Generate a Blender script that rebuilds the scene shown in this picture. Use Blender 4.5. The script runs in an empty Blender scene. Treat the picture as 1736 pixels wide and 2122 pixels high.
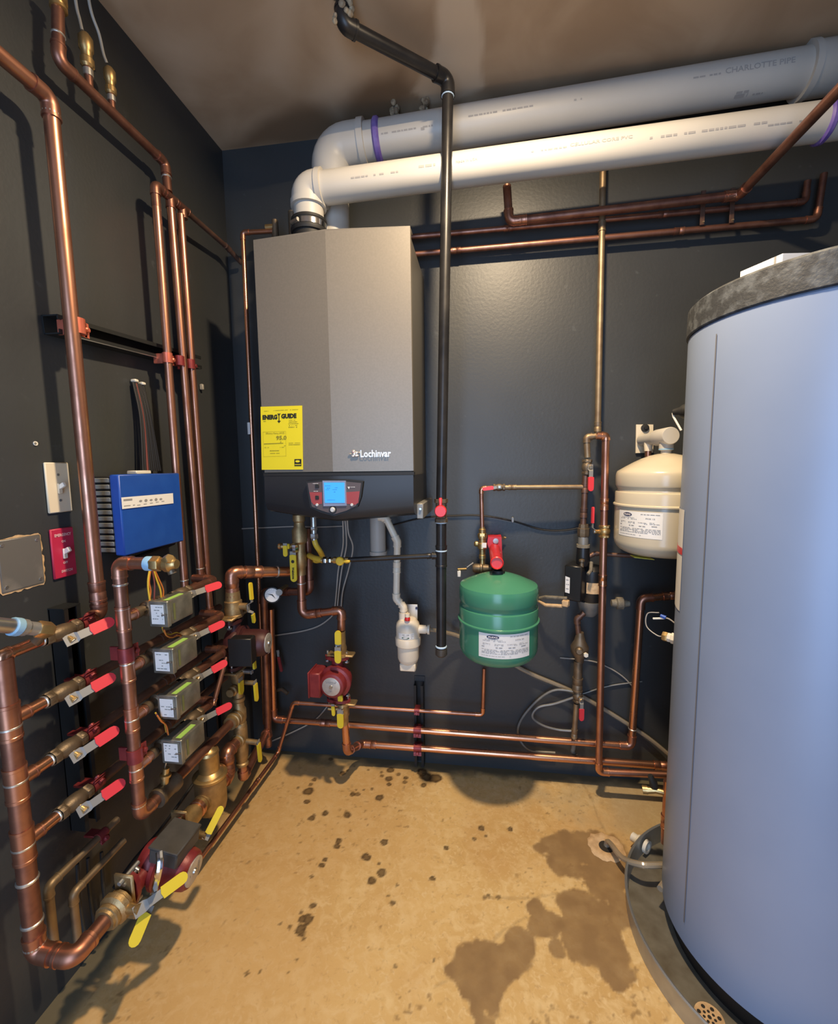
import bpy, bmesh, math, random
import numpy as np
from mathutils import Vector, Matrix
from math import sin, cos, pi, tan, radians

# ---------------------------------------------------------------- scene, camera, light, exposure
SC = bpy.context.scene
COL = SC.collection
random.seed(7)

W_, H_ = 1736, 2122
FPX = 909.7
YAW, PITCH, ROLL = 0.140605, 0.103571, -0.012738
CAM = Vector((0.984, -1.696, 1.2273))
FW = Vector((-sin(YAW) * cos(PITCH), cos(YAW) * cos(PITCH), -sin(PITCH)))
R0 = Vector((cos(YAW), sin(YAW), 0))
U0 = R0.cross(FW)
RT = R0 * cos(ROLL) + U0 * sin(ROLL)
UP = U0 * cos(ROLL) - R0 * sin(ROLL)
cd = bpy.data.cameras.new('camera')
cam = bpy.data.objects.new('camera', cd)
COL.objects.link(cam)
mw = Matrix((RT, UP, -FW)).transposed().to_4x4()
mw.translation = CAM
cam.matrix_world = mw
cd.sensor_fit = 'HORIZONTAL'
cd.sensor_width = 36.0
cd.lens = FPX / W_ * 36.0
cd.clip_start = 0.02
SC.camera = cam

world = bpy.data.worlds.new('world')
SC.world = world
world.use_nodes = True
world.node_tree.nodes['Background'].inputs[0].default_value = (0.42, 0.55, 0.85, 1)
world.node_tree.nodes['Background'].inputs[1].default_value = 0.6

SC.view_settings.view_transform = 'Standard'
SC.view_settings.look = 'None'
SC.view_settings.exposure = 0.0
SC.view_settings.gamma = 1.0
SC.view_settings.use_curve_mapping = False

ROOM_W, ROOM_D, ROOM_H = 2.42, 2.85, 2.44
DOOR_X0, DOOR_X1, DOOR_H = 0.35, 1.30, 2.05
# daylight that comes in through the open doorway behind the photographer
dl = bpy.data.lights.new('doorway_daylight', 'AREA')
dl.shape = 'RECTANGLE'
dl.size = DOOR_X1 - DOOR_X0
dl.size_y = DOOR_H
dl.energy = 40
dl.color = (0.46, 0.66, 1.0)
dlo = bpy.data.objects.new('doorway_daylight', dl)
COL.objects.link(dlo)
dlo.location = ((DOOR_X0 + DOOR_X1) / 2, -ROOM_D - 0.06, DOOR_H / 2)
dlo.rotation_euler = (radians(90), 0, 0)
LAMP_POS = Vector((1.08, -0.86, 2.38))
LAMP_W = 41.0
LAMP_COL = (1.0, 0.77, 0.50)


# ---------------------------------------------------------------- pixels to points on a known plane
def ray(px, py):
    return FW + RT * ((px - W_ / 2) / FPX) - UP * ((py - H_ / 2) / FPX)


def X(px, py, v):
    d = ray(px, py)
    return CAM + d * ((v - CAM.x) / d.x)


def Y(px, py, v):
    d = ray(px, py)
    return CAM + d * ((v - CAM.y) / d.y)


def Z(px, py, v):
    d = ray(px, py)
    return CAM + d * ((v - CAM.z) / d.z)


V = Vector
XA, YA, ZA = V((1, 0, 0)), V((0, 1, 0)), V((0, 0, 1))


# ---------------------------------------------------------------- materials
MATS = {}


def mat(name, c, rough=0.5, metal=0.0, c2=None, scale=30.0, bump=0.0, bscale=120.0, emit=None, estr=0.0, spec=None,
        alpha=None, trans=0.0, detail=4.0, lo=0.35, hi=0.7, r2=None):
    m = bpy.data.materials.new(name)
    m.use_nodes = True
    nt = m.node_tree
    b = nt.nodes['Principled BSDF']
    b.inputs['Base Color'].default_value = (*c, 1)
    b.inputs['Roughness'].default_value = rough
    b.inputs['Metallic'].default_value = metal
    if spec is not None:
        b.inputs['Specular IOR Level'].default_value = spec
    if trans:
        b.inputs['Transmission Weight'].default_value = trans
    if emit:
        b.inputs['Emission Color'].default_value = (*emit, 1)
        b.inputs['Emission Strength'].default_value = estr
    tc = nt.nodes.new('ShaderNodeTexCoord')
    if c2 is not None:
        n = nt.nodes.new('ShaderNodeTexNoise')
        n.inputs['Scale'].default_value = scale
        n.inputs['Detail'].default_value = detail
        r = nt.nodes.new('ShaderNodeValToRGB')
        r.color_ramp.elements[0].position = lo
        r.color_ramp.elements[1].position = hi
        r.color_ramp.elements[0].color = (*c, 1)
        r.color_ramp.elements[1].color = (*c2, 1)
        nt.links.new(tc.outputs['Object'], n.inputs['Vector'])
        nt.links.new(n.outputs['Fac'], r.inputs['Fac'])
        nt.links.new(r.outputs['Color'], b.inputs['Base Color'])
        if r2 is not None:
            mr = nt.nodes.new('ShaderNodeMapRange')
            mr.inputs['From Min'].default_value = lo
            mr.inputs['From Max'].default_value = hi
            mr.inputs['To Min'].default_value = rough
            mr.inputs['To Max'].default_value = r2
            nt.links.new(n.outputs['Fac'], mr.inputs['Value'])
            nt.links.new(mr.outputs['Result'], b.inputs['Roughness'])
    if bump:
        n2 = nt.nodes.new('ShaderNodeTexNoise')
        n2.inputs['Scale'].default_value = bscale
        n2.inputs['Detail'].default_value = 3
        bp = nt.nodes.new('ShaderNodeBump')
        bp.inputs['Strength'].default_value = bump
        bp.inputs['Distance'].default_value = 0.002
        nt.links.new(tc.outputs['Object'], n2.inputs['Vector'])
        nt.links.new(n2.outputs['Fac'], bp.inputs['Height'])
        nt.links.new(bp.outputs['Normal'], b.inputs['Normal'])
    MATS[name] = m
    return m


mat('copper', (0.60, 0.30, 0.20), 0.30, 0.92, c2=(0.38, 0.17, 0.11), scale=16, r2=0.42, detail=7)
mat('copper_bright', (0.78, 0.40, 0.24), 0.24, 0.95, c2=(0.60, 0.28, 0.17), scale=9, r2=0.34)
mat('copper_aged', (0.40, 0.195, 0.135), 0.36, 0.88, c2=(0.20, 0.09, 0.065), scale=24, r2=0.5, detail=8)
mat('copper_dull', (0.15, 0.085, 0.065), 0.5, 0.7, c2=(0.24, 0.14, 0.10), scale=18)
mat('copper_tarnished', (0.27, 0.19, 0.12), 0.5, 0.75, c2=(0.40, 0.31, 0.19), scale=22)
mat('brass', (0.66, 0.46, 0.20), 0.34, 0.9, c2=(0.45, 0.30, 0.13), scale=30, r2=0.45)
mat('brass_cast', (0.50, 0.35, 0.17), 0.5, 0.8, c2=(0.33, 0.23, 0.11), scale=40, bump=0.25, bscale=300)
mat('brass_old', (0.25, 0.19, 0.125), 0.5, 0.7, c2=(0.16, 0.12, 0.08), scale=35, bump=0.2, bscale=260)
mat('solder', (0.80, 0.79, 0.76), 0.35, 0.9, c2=(0.55, 0.54, 0.50), scale=60)
mat('steel', (0.62, 0.62, 0.60), 0.35, 0.95, c2=(0.45, 0.45, 0.44), scale=30)
mat('chrome', (0.80, 0.80, 0.80), 0.14, 1.0)
mat('galvanized', (0.50, 0.52, 0.52), 0.42, 0.75, c2=(0.36, 0.36, 0.34), scale=9, r2=0.55)
mat('pan_inside', (0.26, 0.245, 0.20), 0.45, 0.4, c2=(0.13, 0.11, 0.08), scale=16, r2=0.6, detail=8)
mat('black_iron', (0.018, 0.018, 0.020), 0.32, 0.3, c2=(0.035, 0.033, 0.032), scale=14, r2=0.42)
mat('iron_cast', (0.06, 0.052, 0.045), 0.5, 0.4, c2=(0.10, 0.09, 0.075), scale=40, bump=0.2, bscale=300)
mat('pipe_dope', (0.55, 0.72, 0.88), 0.6)
mat('strut_black', (0.018, 0.020, 0.021), 0.5, 0.2)
mat('paint_dark', (0.030, 0.034, 0.038), 0.5)
mat('clamp_red', (0.30, 0.045, 0.045), 0.4, 0.35, c2=(0.20, 0.03, 0.035), scale=40)
mat('clamp_copper', (0.80, 0.22, 0.14), 0.35, 0.6, c2=(0.62, 0.16, 0.10), scale=40)
mat('pvc', (0.56, 0.535, 0.485), 0.42, c2=(0.52, 0.495, 0.445), scale=5)
mat('pvc_grey', (0.45, 0.42, 0.37), 0.5)
mat('pvc_ink', (0.36, 0.345, 0.33), 0.7)
mat('pvc_primer', (0.13, 0.08, 0.36), 0.5, c2=(0.26, 0.19, 0.50), scale=24)
mat('plastic_cream', (0.80, 0.71, 0.56), 0.38)
mat('boiler_grey', (0.215, 0.195, 0.165), 0.42, 0.3, c2=(0.235, 0.212, 0.18), scale=180, bump=0.05, bscale=700)
mat('boiler_side', (0.12, 0.115, 0.105), 0.5, 0.2)
mat('boiler_black', (0.022, 0.022, 0.023), 0.42)
mat('rubber_black', (0.015, 0.015, 0.015), 0.6)
mat('panel_dark', (0.11, 0.085, 0.085), 0.35)
mat('panel_red', (0.36, 0.06, 0.06), 0.35)
mat('screen_frame', (0.55, 0.58, 0.72), 0.2, 0.7)
mat('screen_blue', (0.02, 0.10, 0.25), 0.3, emit=(0.05, 0.38, 0.98), estr=1.1)
mat('screen_text', (0.02, 0.10, 0.30), 0.5, emit=(0.02, 0.16, 0.52), estr=0.6)
mat('knob_white', (0.80, 0.79, 0.76), 0.25, 0.3)
mat('label_yellow', (0.86, 0.72, 0.02), 0.55)
mat('ink_black', (0.02, 0.018, 0.01), 0.7)
mat('ink_olive', (0.30, 0.25, 0.02), 0.7)
mat('badge_silver', (0.72, 0.69, 0.66), 0.3, 0.6)
mat('badge_pink', (0.62, 0.36, 0.36), 0.35, 0.4)
mat('paper_white', (0.82, 0.81, 0.78), 0.6)
mat('ink_grey', (0.30, 0.29, 0.28), 0.7)
mat('ink_navy', (0.03, 0.035, 0.09), 0.6)
mat('ink_green', (0.03, 0.10, 0.05), 0.6)
mat('pump_red', (0.20, 0.022, 0.026), 0.42, 0.1, c2=(0.26, 0.035, 0.035), scale=40, bump=0.12, bscale=250)
mat('pump_shaded', (0.055, 0.014, 0.014), 0.5, 0.1, c2=(0.075, 0.02, 0.02), scale=40)  # darkened pump red, the upper pump's shade put into the colour
mat('pump_black', (0.012, 0.012, 0.013), 0.38)
mat('pump_box', (0.055, 0.052, 0.048), 0.55, c2=(0.08, 0.075, 0.068), scale=25)
mat('lever_yellow', (0.72, 0.55, 0.03), 0.42)
mat('lever_red', (0.72, 0.045, 0.06), 0.42)
mat('valve_red', (0.75, 0.03, 0.03), 0.35)
mat('gas_yellow', (0.78, 0.50, 0.03), 0.38)
mat('hose_yellow', (0.70, 0.47, 0.05), 0.4)
mat('tank_green', (0.060, 0.245, 0.150), 0.22, c2=(0.066, 0.260, 0.160), scale=9)
mat('tank_cream', (0.58, 0.515, 0.385), 0.22, c2=(0.61, 0.54, 0.41), scale=6)
mat('tank_daylit', (0.265, 0.335, 0.485), 0.42, 0.12, c2=(0.285, 0.355, 0.505), scale=5)  # grey jacket with the blue of the daylight mixed into its colour
mat('tank_seam', (0.16, 0.16, 0.17), 0.5)
mat('tank_cap', (0.035, 0.038, 0.042), 0.6, c2=(0.095, 0.105, 0.115), scale=45, bump=0.4, bscale=200, lo=0.45, hi=0.65)
mat('box_white', (0.80, 0.80, 0.80), 0.6)
mat('relay_blue', (0.012, 0.070, 0.36), 0.4, c2=(0.016, 0.085, 0.40), scale=20)
mat('relay_dark', (0.008, 0.030, 0.15), 0.4)
mat('relay_grey', (0.30, 0.32, 0.31), 0.5)
mat('plate_ivory', (0.78, 0.69, 0.52), 0.4)
mat('plate_red', (0.52, 0.025, 0.075), 0.4)
mat('plate_gray', (0.19, 0.185, 0.175), 0.5, 0.4, c2=(0.30, 0.285, 0.26), scale=16, lo=0.5, hi=0.72)
mat('text_white', (0.85, 0.80, 0.78), 0.6)
mat('text_pink', (0.80, 0.45, 0.48), 0.6)
mat('toggle_white', (0.85, 0.82, 0.74), 0.3)
mat('zone_case', (0.20, 0.195, 0.165), 0.28, 0.55, c2=(0.34, 0.33, 0.27), scale=26, lo=0.4, hi=0.7)
mat('zone_green', (0.36, 0.62, 0.13), 0.45)
mat('zone_side', (0.20, 0.22, 0.09), 0.35, 0.3)
mat('lever_plate', (0.30, 0.295, 0.28), 0.5, 0.35)
mat('wire_yellow', (0.72, 0.45, 0.04), 0.45)
mat('wire_orange', (0.62, 0.18, 0.03), 0.45)
mat('wire_brown', (0.20, 0.05, 0.04), 0.5)
mat('wire_grey', (0.40, 0.38, 0.34), 0.5)
mat('wire_light', (0.36, 0.33, 0.29), 0.45)
mat('wire_black', (0.012, 0.012, 0.013), 0.5)
mat('wire_blue', (0.03, 0.10, 0.45), 0.4)
mat('clip_white', (0.80, 0.76, 0.66), 0.45)
mat('tape_blue', (0.28, 0.50, 0.72), 0.45)
mat('red_paint', (0.58, 0.03, 0.04), 0.4, c2=(0.50, 0.025, 0.035), scale=30)
mat('yellow_tag', (0.78, 0.74, 0.10), 0.5)
mat('tube_clear', (0.58, 0.49, 0.36), 0.15, 0.0, trans=0.55)
mat('grime', (0.14, 0.12, 0.09), 0.7, c2=(0.26, 0.23, 0.17), scale=45, bump=0.5, bscale=200)
mat('gray_metal_old', (0.22, 0.215, 0.195), 0.5, 0.4, c2=(0.32, 0.31, 0.28), scale=20)
mat('foam', (0.50, 0.40, 0.26), 0.8, c2=(0.16, 0.11, 0.07), scale=55, bump=0.6, bscale=150)
mat('gauge_face', (0.80, 0.79, 0.76), 0.4)
mat('disc_silver', (0.62, 0.60, 0.56), 0.38, 0.5, c2=(0.52, 0.50, 0.47), scale=60)
mat('tape_white', (0.70, 0.69, 0.66), 0.55)
mat('concrete_hole', (0.03, 0.025, 0.02), 0.9)
mat('hole_rim', (0.72, 0.50, 0.28), 0.8, c2=(0.52, 0.34, 0.18), scale=60, bump=0.5, bscale=150)
mat('porcelain', (0.80, 0.78, 0.74), 0.25)


# ---------------------------------------------------------------- mesh builder
def basis(z, xh=None):
    z = V(z).normalized()
    if xh is None:
        xh = V((0, 0, 1)) if abs(z.z) < 0.9 else V((1, 0, 0))
    x = V(xh) - z * V(xh).dot(z)
    if x.length < 1e-6:
        x = z.orthogonal()
    x.normalize()
    return x, z.cross(x), z


class MB:
    def __init__(s):
        s.v = []
        s.f = []

    def add(s, vs, fs):
        o = len(s.v)
        s.v += [V(q) for q in vs]
        s.f += [[i + o for i in f] for f in fs]
        return s

    def tube(s, pts, r, n=12, caps=True, closed=False):
        pts = [V(p) for p in pts]
        m = len(pts)
        rs = r if isinstance(r, (list, tuple)) else [r] * m
        ts = []
        for i in range(m):
            if closed:
                t = pts[(i + 1) % m] - pts[i - 1]
            else:
                t = pts[min(i + 1, m - 1)] - pts[max(i - 1, 0)]
            ts.append(t.normalized())
        x = ts[0].orthogonal().normalized()
        vs, fs = [], []
        for i in range(m):
            if i:
                q = ts[i - 1].rotation_difference(ts[i])
                x = q @ x
            x = (x - ts[i] * x.dot(ts[i])).normalized()
            y = ts[i].cross(x)
            for k in range(n):
                a = 2 * pi * k / n
                vs.append(pts[i] + (x * cos(a) + y * sin(a)) * rs[i])
        for i in range(m if closed else m - 1):
            j = (i + 1) % m
            for k in range(n):
                fs.append([i * n + k, i * n + (k + 1) % n, j * n + (k + 1) % n, j * n + k])
        if caps and not closed:
            fs.append(list(range(n))[::-1])
            fs.append([(m - 1) * n + k for k in range(n)])
        return s.add(vs, fs)

    def cyl(s, a, b, r, r2=None, n=16):
        return s.tube([a, b], [r, r if r2 is None else r2], n)

    def lathe(s, o, axis, prof, n=24, xh=None):
        x, y, z = basis(axis, xh)
        o = V(o)
        vs, fs = [], []
        for h, r in prof:
            for k in range(n):
                a = 2 * pi * k / n
                vs.append(o + z * h + (x * cos(a) + y * sin(a)) * r)
        m = len(prof)
        for i in range(m - 1):
            for k in range(n):
                fs.append([i * n + k, i * n + (k + 1) % n, (i + 1) * n + (k + 1) % n, (i + 1) * n + k])
        if prof[0][1] > 1e-5:
            fs.append(list(range(n))[::-1])
        if prof[-1][1] > 1e-5:
            fs.append([(m - 1) * n + k for k in range(n)])
        return s.add(vs, fs)

    def hexa(s, o, axis, h, r, xh=None):
        return s.lathe(o, axis, [(0, r * 0.92), (h * 0.12, r), (h * 0.88, r), (h, r * 0.92)], 6, xh)

    def box(s, c, size, ax=None, bev=0.0, seg=1):
        """ax: (x,y,z) axes"""
        bm = bmesh.new()
        bmesh.ops.create_cube(bm, size=1.0)
        for v in bm.verts:
            v.co = V((v.co.x * size[0], v.co.y * size[1], v.co.z * size[2]))
        if bev > 0:
            bmesh.ops.bevel(bm, geom=list(bm.edges), offset=bev, segments=seg, profile=0.5, affect='EDGES')
        bm.verts.index_update()
        if ax is None:
            ax = (XA, YA, ZA)
        c = V(c)
        vs = [c + ax[0] * v.co.x + ax[1] * v.co.y + ax[2] * v.co.z for v in bm.verts]
        fs = [[v.index for v in f.verts] for f in bm.faces]
        bm.free()
        return s.add(vs, fs)

    def prism(s, poly, d):
        """poly: list of 3D points (planar), d: extrusion vector"""
        n = len(poly)
        d = V(d)
        vs = [V(p) for p in poly] + [V(p) + d for p in poly]
        fs = [list(range(n))[::-1], [n + i for i in range(n)]]
        for i in range(n):
            j = (i + 1) % n
            fs.append([i, j, n + j, n + i])
        return s.add(vs, fs)

    def quad(s, a, b, c, d):
        return s.add([a, b, c, d], [[0, 1, 2, 3]])

    def sphere(s, c, r, n=14, m=8, sc=(1, 1, 1), ax=None):
        if ax is None:
            ax = (XA, YA, ZA)
        vs, fs = [], []
        c = V(c)
        for i in range(m + 1):
            t = pi * i / m
            for k in range(n):
                a = 2 * pi * k / n
                q = (sin(t) * cos(a) * r * sc[0], sin(t) * sin(a) * r * sc[1], cos(t) * r * sc[2])
                vs.append(c + ax[0] * q[0] + ax[1] * q[1] + ax[2] * q[2])
        for i in range(m):
            for k in range(n):
                fs.append([i * n + k, (i + 1) * n + k, (i + 1) * n + (k + 1) % n, i * n + (k + 1) % n])
        return s.add(vs, fs)


def mkobj(name, mb, material, loc=None):
    me = bpy.data.meshes.new(name)
    loc = V(loc) if loc is not None else V((0, 0, 0))
    me.from_pydata([tuple(p - loc) for p in mb.v], [], mb.f)
    bm = bmesh.new()
    bm.from_mesh(me)
    bmesh.ops.remove_doubles(bm, verts=bm.verts, dist=1e-6)
    bmesh.ops.recalc_face_normals(bm, faces=bm.faces)
    bm.to_mesh(me)
    bm.free()
    me.polygons.foreach_set('use_smooth', [True] * len(me.polygons))
    me.set_sharp_from_angle(angle=radians(38))
    me.materials.append(MATS[material] if isinstance(material, str) else material)
    o = bpy.data.objects.new(name, me)
    COL.objects.link(o)
    return o


class Thing:
    def __init__(s, name, label, cat, loc, group=None):
        s.loc = V(loc)
        s.o = bpy.data.objects.new(name, None)
        s.o.empty_display_size = 0.03
        COL.objects.link(s.o)
        s.o.location = s.loc
        s.o['label'] = label
        s.o['category'] = cat
        if group:
            s.o['group'] = group

    def part(s, name, mb, material, parent=None, label=None):
        o = mkobj(name, mb, material, s.loc)
        o.parent = parent if parent is not None else s.o
        if label:
            o['label'] = label
        if name.endswith('_print') or name in ('label_title', 'logo_text', 'badge', 'hole', 'badge_emblem'):
            o['kind'] = 'stuff'
        return o


def single(name, label, cat, mb, material, group=None, loc=None):
    if loc is None:
        loc = sum((p for p in mb.v), V((0, 0, 0))) / len(mb.v)
        loc.z = min(p.z for p in mb.v)
    o = mkobj(name, mb, material, loc)
    o.location = loc
    o['label'] = label
    o['category'] = cat
    if group:
        o['group'] = group
    return o


def structure(name, mb, material):
    o = mkobj(name, mb, material)
    o['kind'] = 'structure'
    return o


def fillet(pts, R, n=7):
    pts = [V(p) for p in pts]
    out = [pts[0]]
    for i in range(1, len(pts) - 1):
        p = pts[i]
        a = (pts[i - 1] - p)
        b = (pts[i + 1] - p)
        la, lb = a.length, b.length
        a.normalize()
        b.normalize()
        c = max(-1, min(1, a.dot(b)))
        th = math.acos(c)
        if th > 3.05:
            out.append(p)
            continue
        t = min(R / tan(th / 2), la * 0.48, lb * 0.48)
        r = t * tan(th / 2)
        bis = (a + b).normalized()
        cen = p + bis * (r / sin(th / 2))
        s0 = p + a * t - cen
        ang = pi - th
        axis = s0.cross(p + b * t - cen).normalized()
        for k in range(n + 1):
            out.append(cen + Matrix.Rotation(ang * k / n, 3, axis) @ s0)
    out.append(pts[-1])
    return out


def smooth_path(pts, n=8):
    """Catmull-Rom through pts"""
    pts = [V(p) for p in pts]
    q = [pts[0] * 2 - pts[1]] + pts + [pts[-1] * 2 - pts[-2]]
    out = []
    for i in range(1, len(q) - 2):
        for k in range(n):
            t = k / n
            a, b, c, d = q[i - 1], q[i], q[i + 1], q[i + 2]
            out.append(0.5 * ((2 * b) + (c - a) * t + (2 * a - 5 * b + 4 * c - d) * t * t + (3 * b - a - 3 * c + d) * t ** 3))
    out.append(pts[-1])
    return out


def run(name, label, pts, r, material, fit=None, cat='pipe', group=None, couplings=(), rings=(), tees=(), bend=1.9,
        seg=14, fitlabel=None, sleeve=1.3, swell=1.16, ringmat='solder', tsw=1.10):
    """soldered or threaded pipe run: straight lengths + elbows (+ couplings/tees/solder rings at (segment, t))"""
    pts = [V(p) for p in pts]
    fit = fit or material
    lo = min(pts, key=lambda p: p.z)
    T = Thing(name, label, cat, lo, group)
    n = len(pts)
    trim = [0.0] * n
    arcs = {}
    for i in range(1, n - 1):
        a = pts[i - 1] - pts[i]
        b = pts[i + 1] - pts[i]
        la, lb = a.length, b.length
        a.normalize()
        b.normalize()
        th = math.acos(max(-1, min(1, a.dot(b))))
        t = min(bend * r / tan(th / 2), la * 0.40, lb * 0.40)
        sl = min(sleeve * r, la * 0.45 - t, lb * 0.45 - t)
        sl = max(sl, 0.1 * r)
        trim[i] = t + sl
        arcs[i] = (a, b, t, sl)
    for i in range(n - 1):
        d = (pts[i + 1] - pts[i])
        L = d.length
        d.normalize()
        s0 = pts[i] + d * max(trim[i] - 0.5 * r, 0) if i else pts[i]
        s1 = pts[i + 1] - d * max(trim[i + 1] - 0.5 * r, 0) if i < n - 2 else pts[i + 1]
        if (s1 - s0).dot(d) > 0:
            T.part('pipe_length', MB().cyl(s0, s1, r, n=seg), material)
    for i, (a, b, t, sl) in arcs.items():
        p = pts[i]
        path = fillet([p + a * (t + sl), p, p + b * (t + sl)], t * tan(math.acos(max(-1, min(1, a.dot(b)))) / 2), 7)
        m = MB().tube(path, r * swell, seg)
        for e, q in ((a, p + a * (t + sl)), (b, p + b * (t + sl))):
            m.cyl(q - e * r * 0.35, q + e * 0.0006, r * (swell + 0.07), n=seg)
        T.part('elbow', m, fit)
    for (i, f) in couplings:
        d = (pts[i + 1] - pts[i])
        c = pts[i] + d * f
        d.normalize()
        m = MB().lathe(c - d * r * 1.6, d, [(0, r * 1.22), (r * .3, r * 1.22), (r * .34, r * 1.15), (r * 1.4, r * 1.15), (r * 1.5, r * 1.08), (r * 1.7, r * 1.08), (r * 1.8, r * 1.15), (r * 2.86, r * 1.15), (r * 2.9, r * 1.22), (r * 3.2, r * 1.22)], seg)
        T.part('coupling', m, fit)
    for (i, f) in rings:
        d = (pts[i + 1] - pts[i])
        c = pts[i] + d * f
        d.normalize()
        T.part('solder_joint', MB().lathe(c - d * r * .2, d, [(0, r * 1.02), (r * .1, r * 1.13), (r * .3, r * 1.13), (r * .4, r * 1.02)], seg), ringmat)
    for tt in tees:
        i, f, dv, ln = tt[:4]
        d = (pts[i + 1] - pts[i])
        c = pts[i] + d * f
        d.normalize()
        m = MB().lathe(c - d * r * 2.1, d, [(0, r * (tsw + .05)), (r * .35, r * (tsw + .05)), (r * .4, r * tsw), (r * 3.8, r * tsw), (r * 3.85, r * (tsw + .05)), (r * 4.2, r * (tsw + .05))], seg)
        rb = tt[4] if len(tt) > 4 else r
        dv = V(dv).normalized()
        m.lathe(c, dv, [(0, rb * 1.16), (ln - rb * .4, rb * 1.16), (ln - rb * .38, rb * 1.24), (ln, rb * 1.24)], seg)
        T.part('tee', m, fit)
    return T


def wire(name, label, pts, r, material, cat='cable', group=None, n=8, smooth=True):
    m = MB().tube(smooth_path(pts) if smooth else pts, r, n)
    return single(name, label, cat, m, material, group)


def lever(T, piv, normal, d, L, w, matgrip, th=0.0025, offset=0.012, greyfrac=0.42, crank=True, parent=None):
    """flat stamped lever from pivot in direction d with a coloured grip sleeve; normal = away from valve"""
    normal = V(normal).normalized()
    d = V(d)
    d = (d - normal * d.dot(normal)).normalized()
    s = normal.cross(d)
    base = piv
    k = base + d * L * 0.16 + normal * (offset if crank else 0)
    g0 = base + d * L * greyfrac + normal * (offset if crank else 0)
    end = base + d * L + normal * (offset if crank else 0)
    m = MB()
    prof = [(base - d * w * .5, w * .95), (base + d * w * .35, w * .95), (k, w * .72), (g0, w * .72), (end - d * w * .3, w * .72)]
    vs, fs = [], []
    for p, ww in prof:
        for sx, sz in ((-1, 0), (1, 0), (1, 1), (-1, 1)):
            vs.append(p + s * (sx * ww / 2) + normal * (th * sz))
    for i in range(len(prof) - 1):
        for q in range(4):
            fs.append([i * 4 + q, i * 4 + (q + 1) % 4, i * 4 + 4 + (q + 1) % 4, i * 4 + 4 + q])
    fs += [[3, 2, 1, 0], [len(vs) - 4, len(vs) - 3, len(vs) - 2, len(vs) - 1]]
    m.add(vs, fs)
    lo = T.part('lever', m, 'lever_plate', parent)
    # grip sleeve with rounded end
    g = MB()
    c = g0.lerp(end, 0.5) + normal * th * .5
    Lg = (end - g0).length
    poly = []
    hw = w * 0.5
    for a in range(0, 181, 30):
        ang = radians(90 - a)
        poly.append(c + d * (Lg / 2 - hw + cos(ang) * hw) + s * (sin(ang) * hw))
    for a in range(0, 181, 90):
        ang = radians(-90 - a)
        poly.append(c + d * (-Lg / 2 + cos(ang) * hw * .25) + s * (sin(ang) * hw))
    g.prism([p - normal * th * 1.3 for p in poly], normal * th * 2.6)
    T.part('grip', g, matgrip, lo)
    return lo


def camn(p):
    return (V((1.0, -1.5, 1.1)) - V(p)).normalized()


def ball_valve(label, c, flow, stem, ldir, r, L, grip, body='brass_cast', group=None, cat='valve', name='ball_valve',
               blen=None, loff=0.012, lw=None, greyfrac=0.42, face=None):
    c = V(c)
    flow = V(flow).normalized()
    stem = V(stem)
    stem = (stem - flow * stem.dot(flow)).normalized()
    bl = blen or r * 5.2
    T = Thing(name, label, cat, c - V((0, 0, r)), group)
    m = MB()
    h = bl / 2
    m.lathe(c - flow * h, flow, [(0, r * 1.32), (bl * .02, r * 1.38), (bl * .13, r * 1.38), (bl * .16, r * 1.22), (bl * .24, r * 1.25), (bl * .34, r * 1.48), (bl * .5, r * 1.55), (bl * .66, r * 1.48), (bl * .76, r * 1.25), (bl * .84, r * 1.22), (bl * .87, r * 1.38), (bl * .98, r * 1.38), (bl, r * 1.32)], 16)
    b = T.part('valve_body', m, body)
    T.part('end_nut', MB().hexa(c - flow * h, flow, bl * .2, r * 1.5), body)
    T.part('end_nut', MB().hexa(c + flow * (h - bl * .2), flow, bl * .2, r * 1.5), body)
    sl = r * 2.5
    m = MB().cyl(c + stem * r * 1.2, c + stem * sl, r * .55, n=10)
    m.hexa(c + stem * (sl), stem, r * .45, r * .62)
    T.part('stem', m, 'brass')
    lever(T, c + stem * (sl - r * .1), V(face) if face else stem, ldir, L, lw or r * 1.35, grip, offset=loff, greyfrac=greyfrac)
    m = MB().hexa(c + stem * (sl + .002), stem, r * .4, r * .5)
    T.part('stem_nut', m, 'steel')
    return T


def clamp(label, c, axis, wall, r, material='clamp_red', group=None, foot=0.03, ear=None):
    """two-piece strut clamp around a pipe; wall = direction to the strut"""
    c = V(c)
    axis = V(axis).normalized()
    wall = V(wall).normalized()
    T = Thing('pipe_clamp', label, 'clamp', c - V((0, 0, r)), group)
    side = axis.cross(wall)
    w = r * 0.85 + .004
    ro = r * 1.16
    m = MB().lathe(c - axis * w, axis, [(0, r * 1.02), (0, ro), (2 * w, ro), (2 * w, r * 1.02)], 18)
    T.part('band', m, material)
    m = MB()
    m.box(c + wall * (r + foot * .5), (2 * w, .006, foot), (axis, side, wall), 0.001)
    T.part('foot', m, material)
    e = V(ear) if ear else -wall
    m = MB()
    for sg in (-1, 1):
        m.box(c + e * (ro + r * .3) + side * sg * .003, (2 * w, .0025, r * .9), (axis, axis.cross(e), e), 0.0005)
    T.part('ear', m, material)
    m = MB()
    sd = axis.cross(e)
    m.hexa(c + e * (ro + r * .35) + sd * .004, sd, .006, .0065)
    m.lathe(c + e * (ro + r * .35) - sd * .010, sd, [(0, .004), (.002, .0065), (.006, .0065)], 10)
    T.part('bolt', m, material)
    return T


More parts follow.
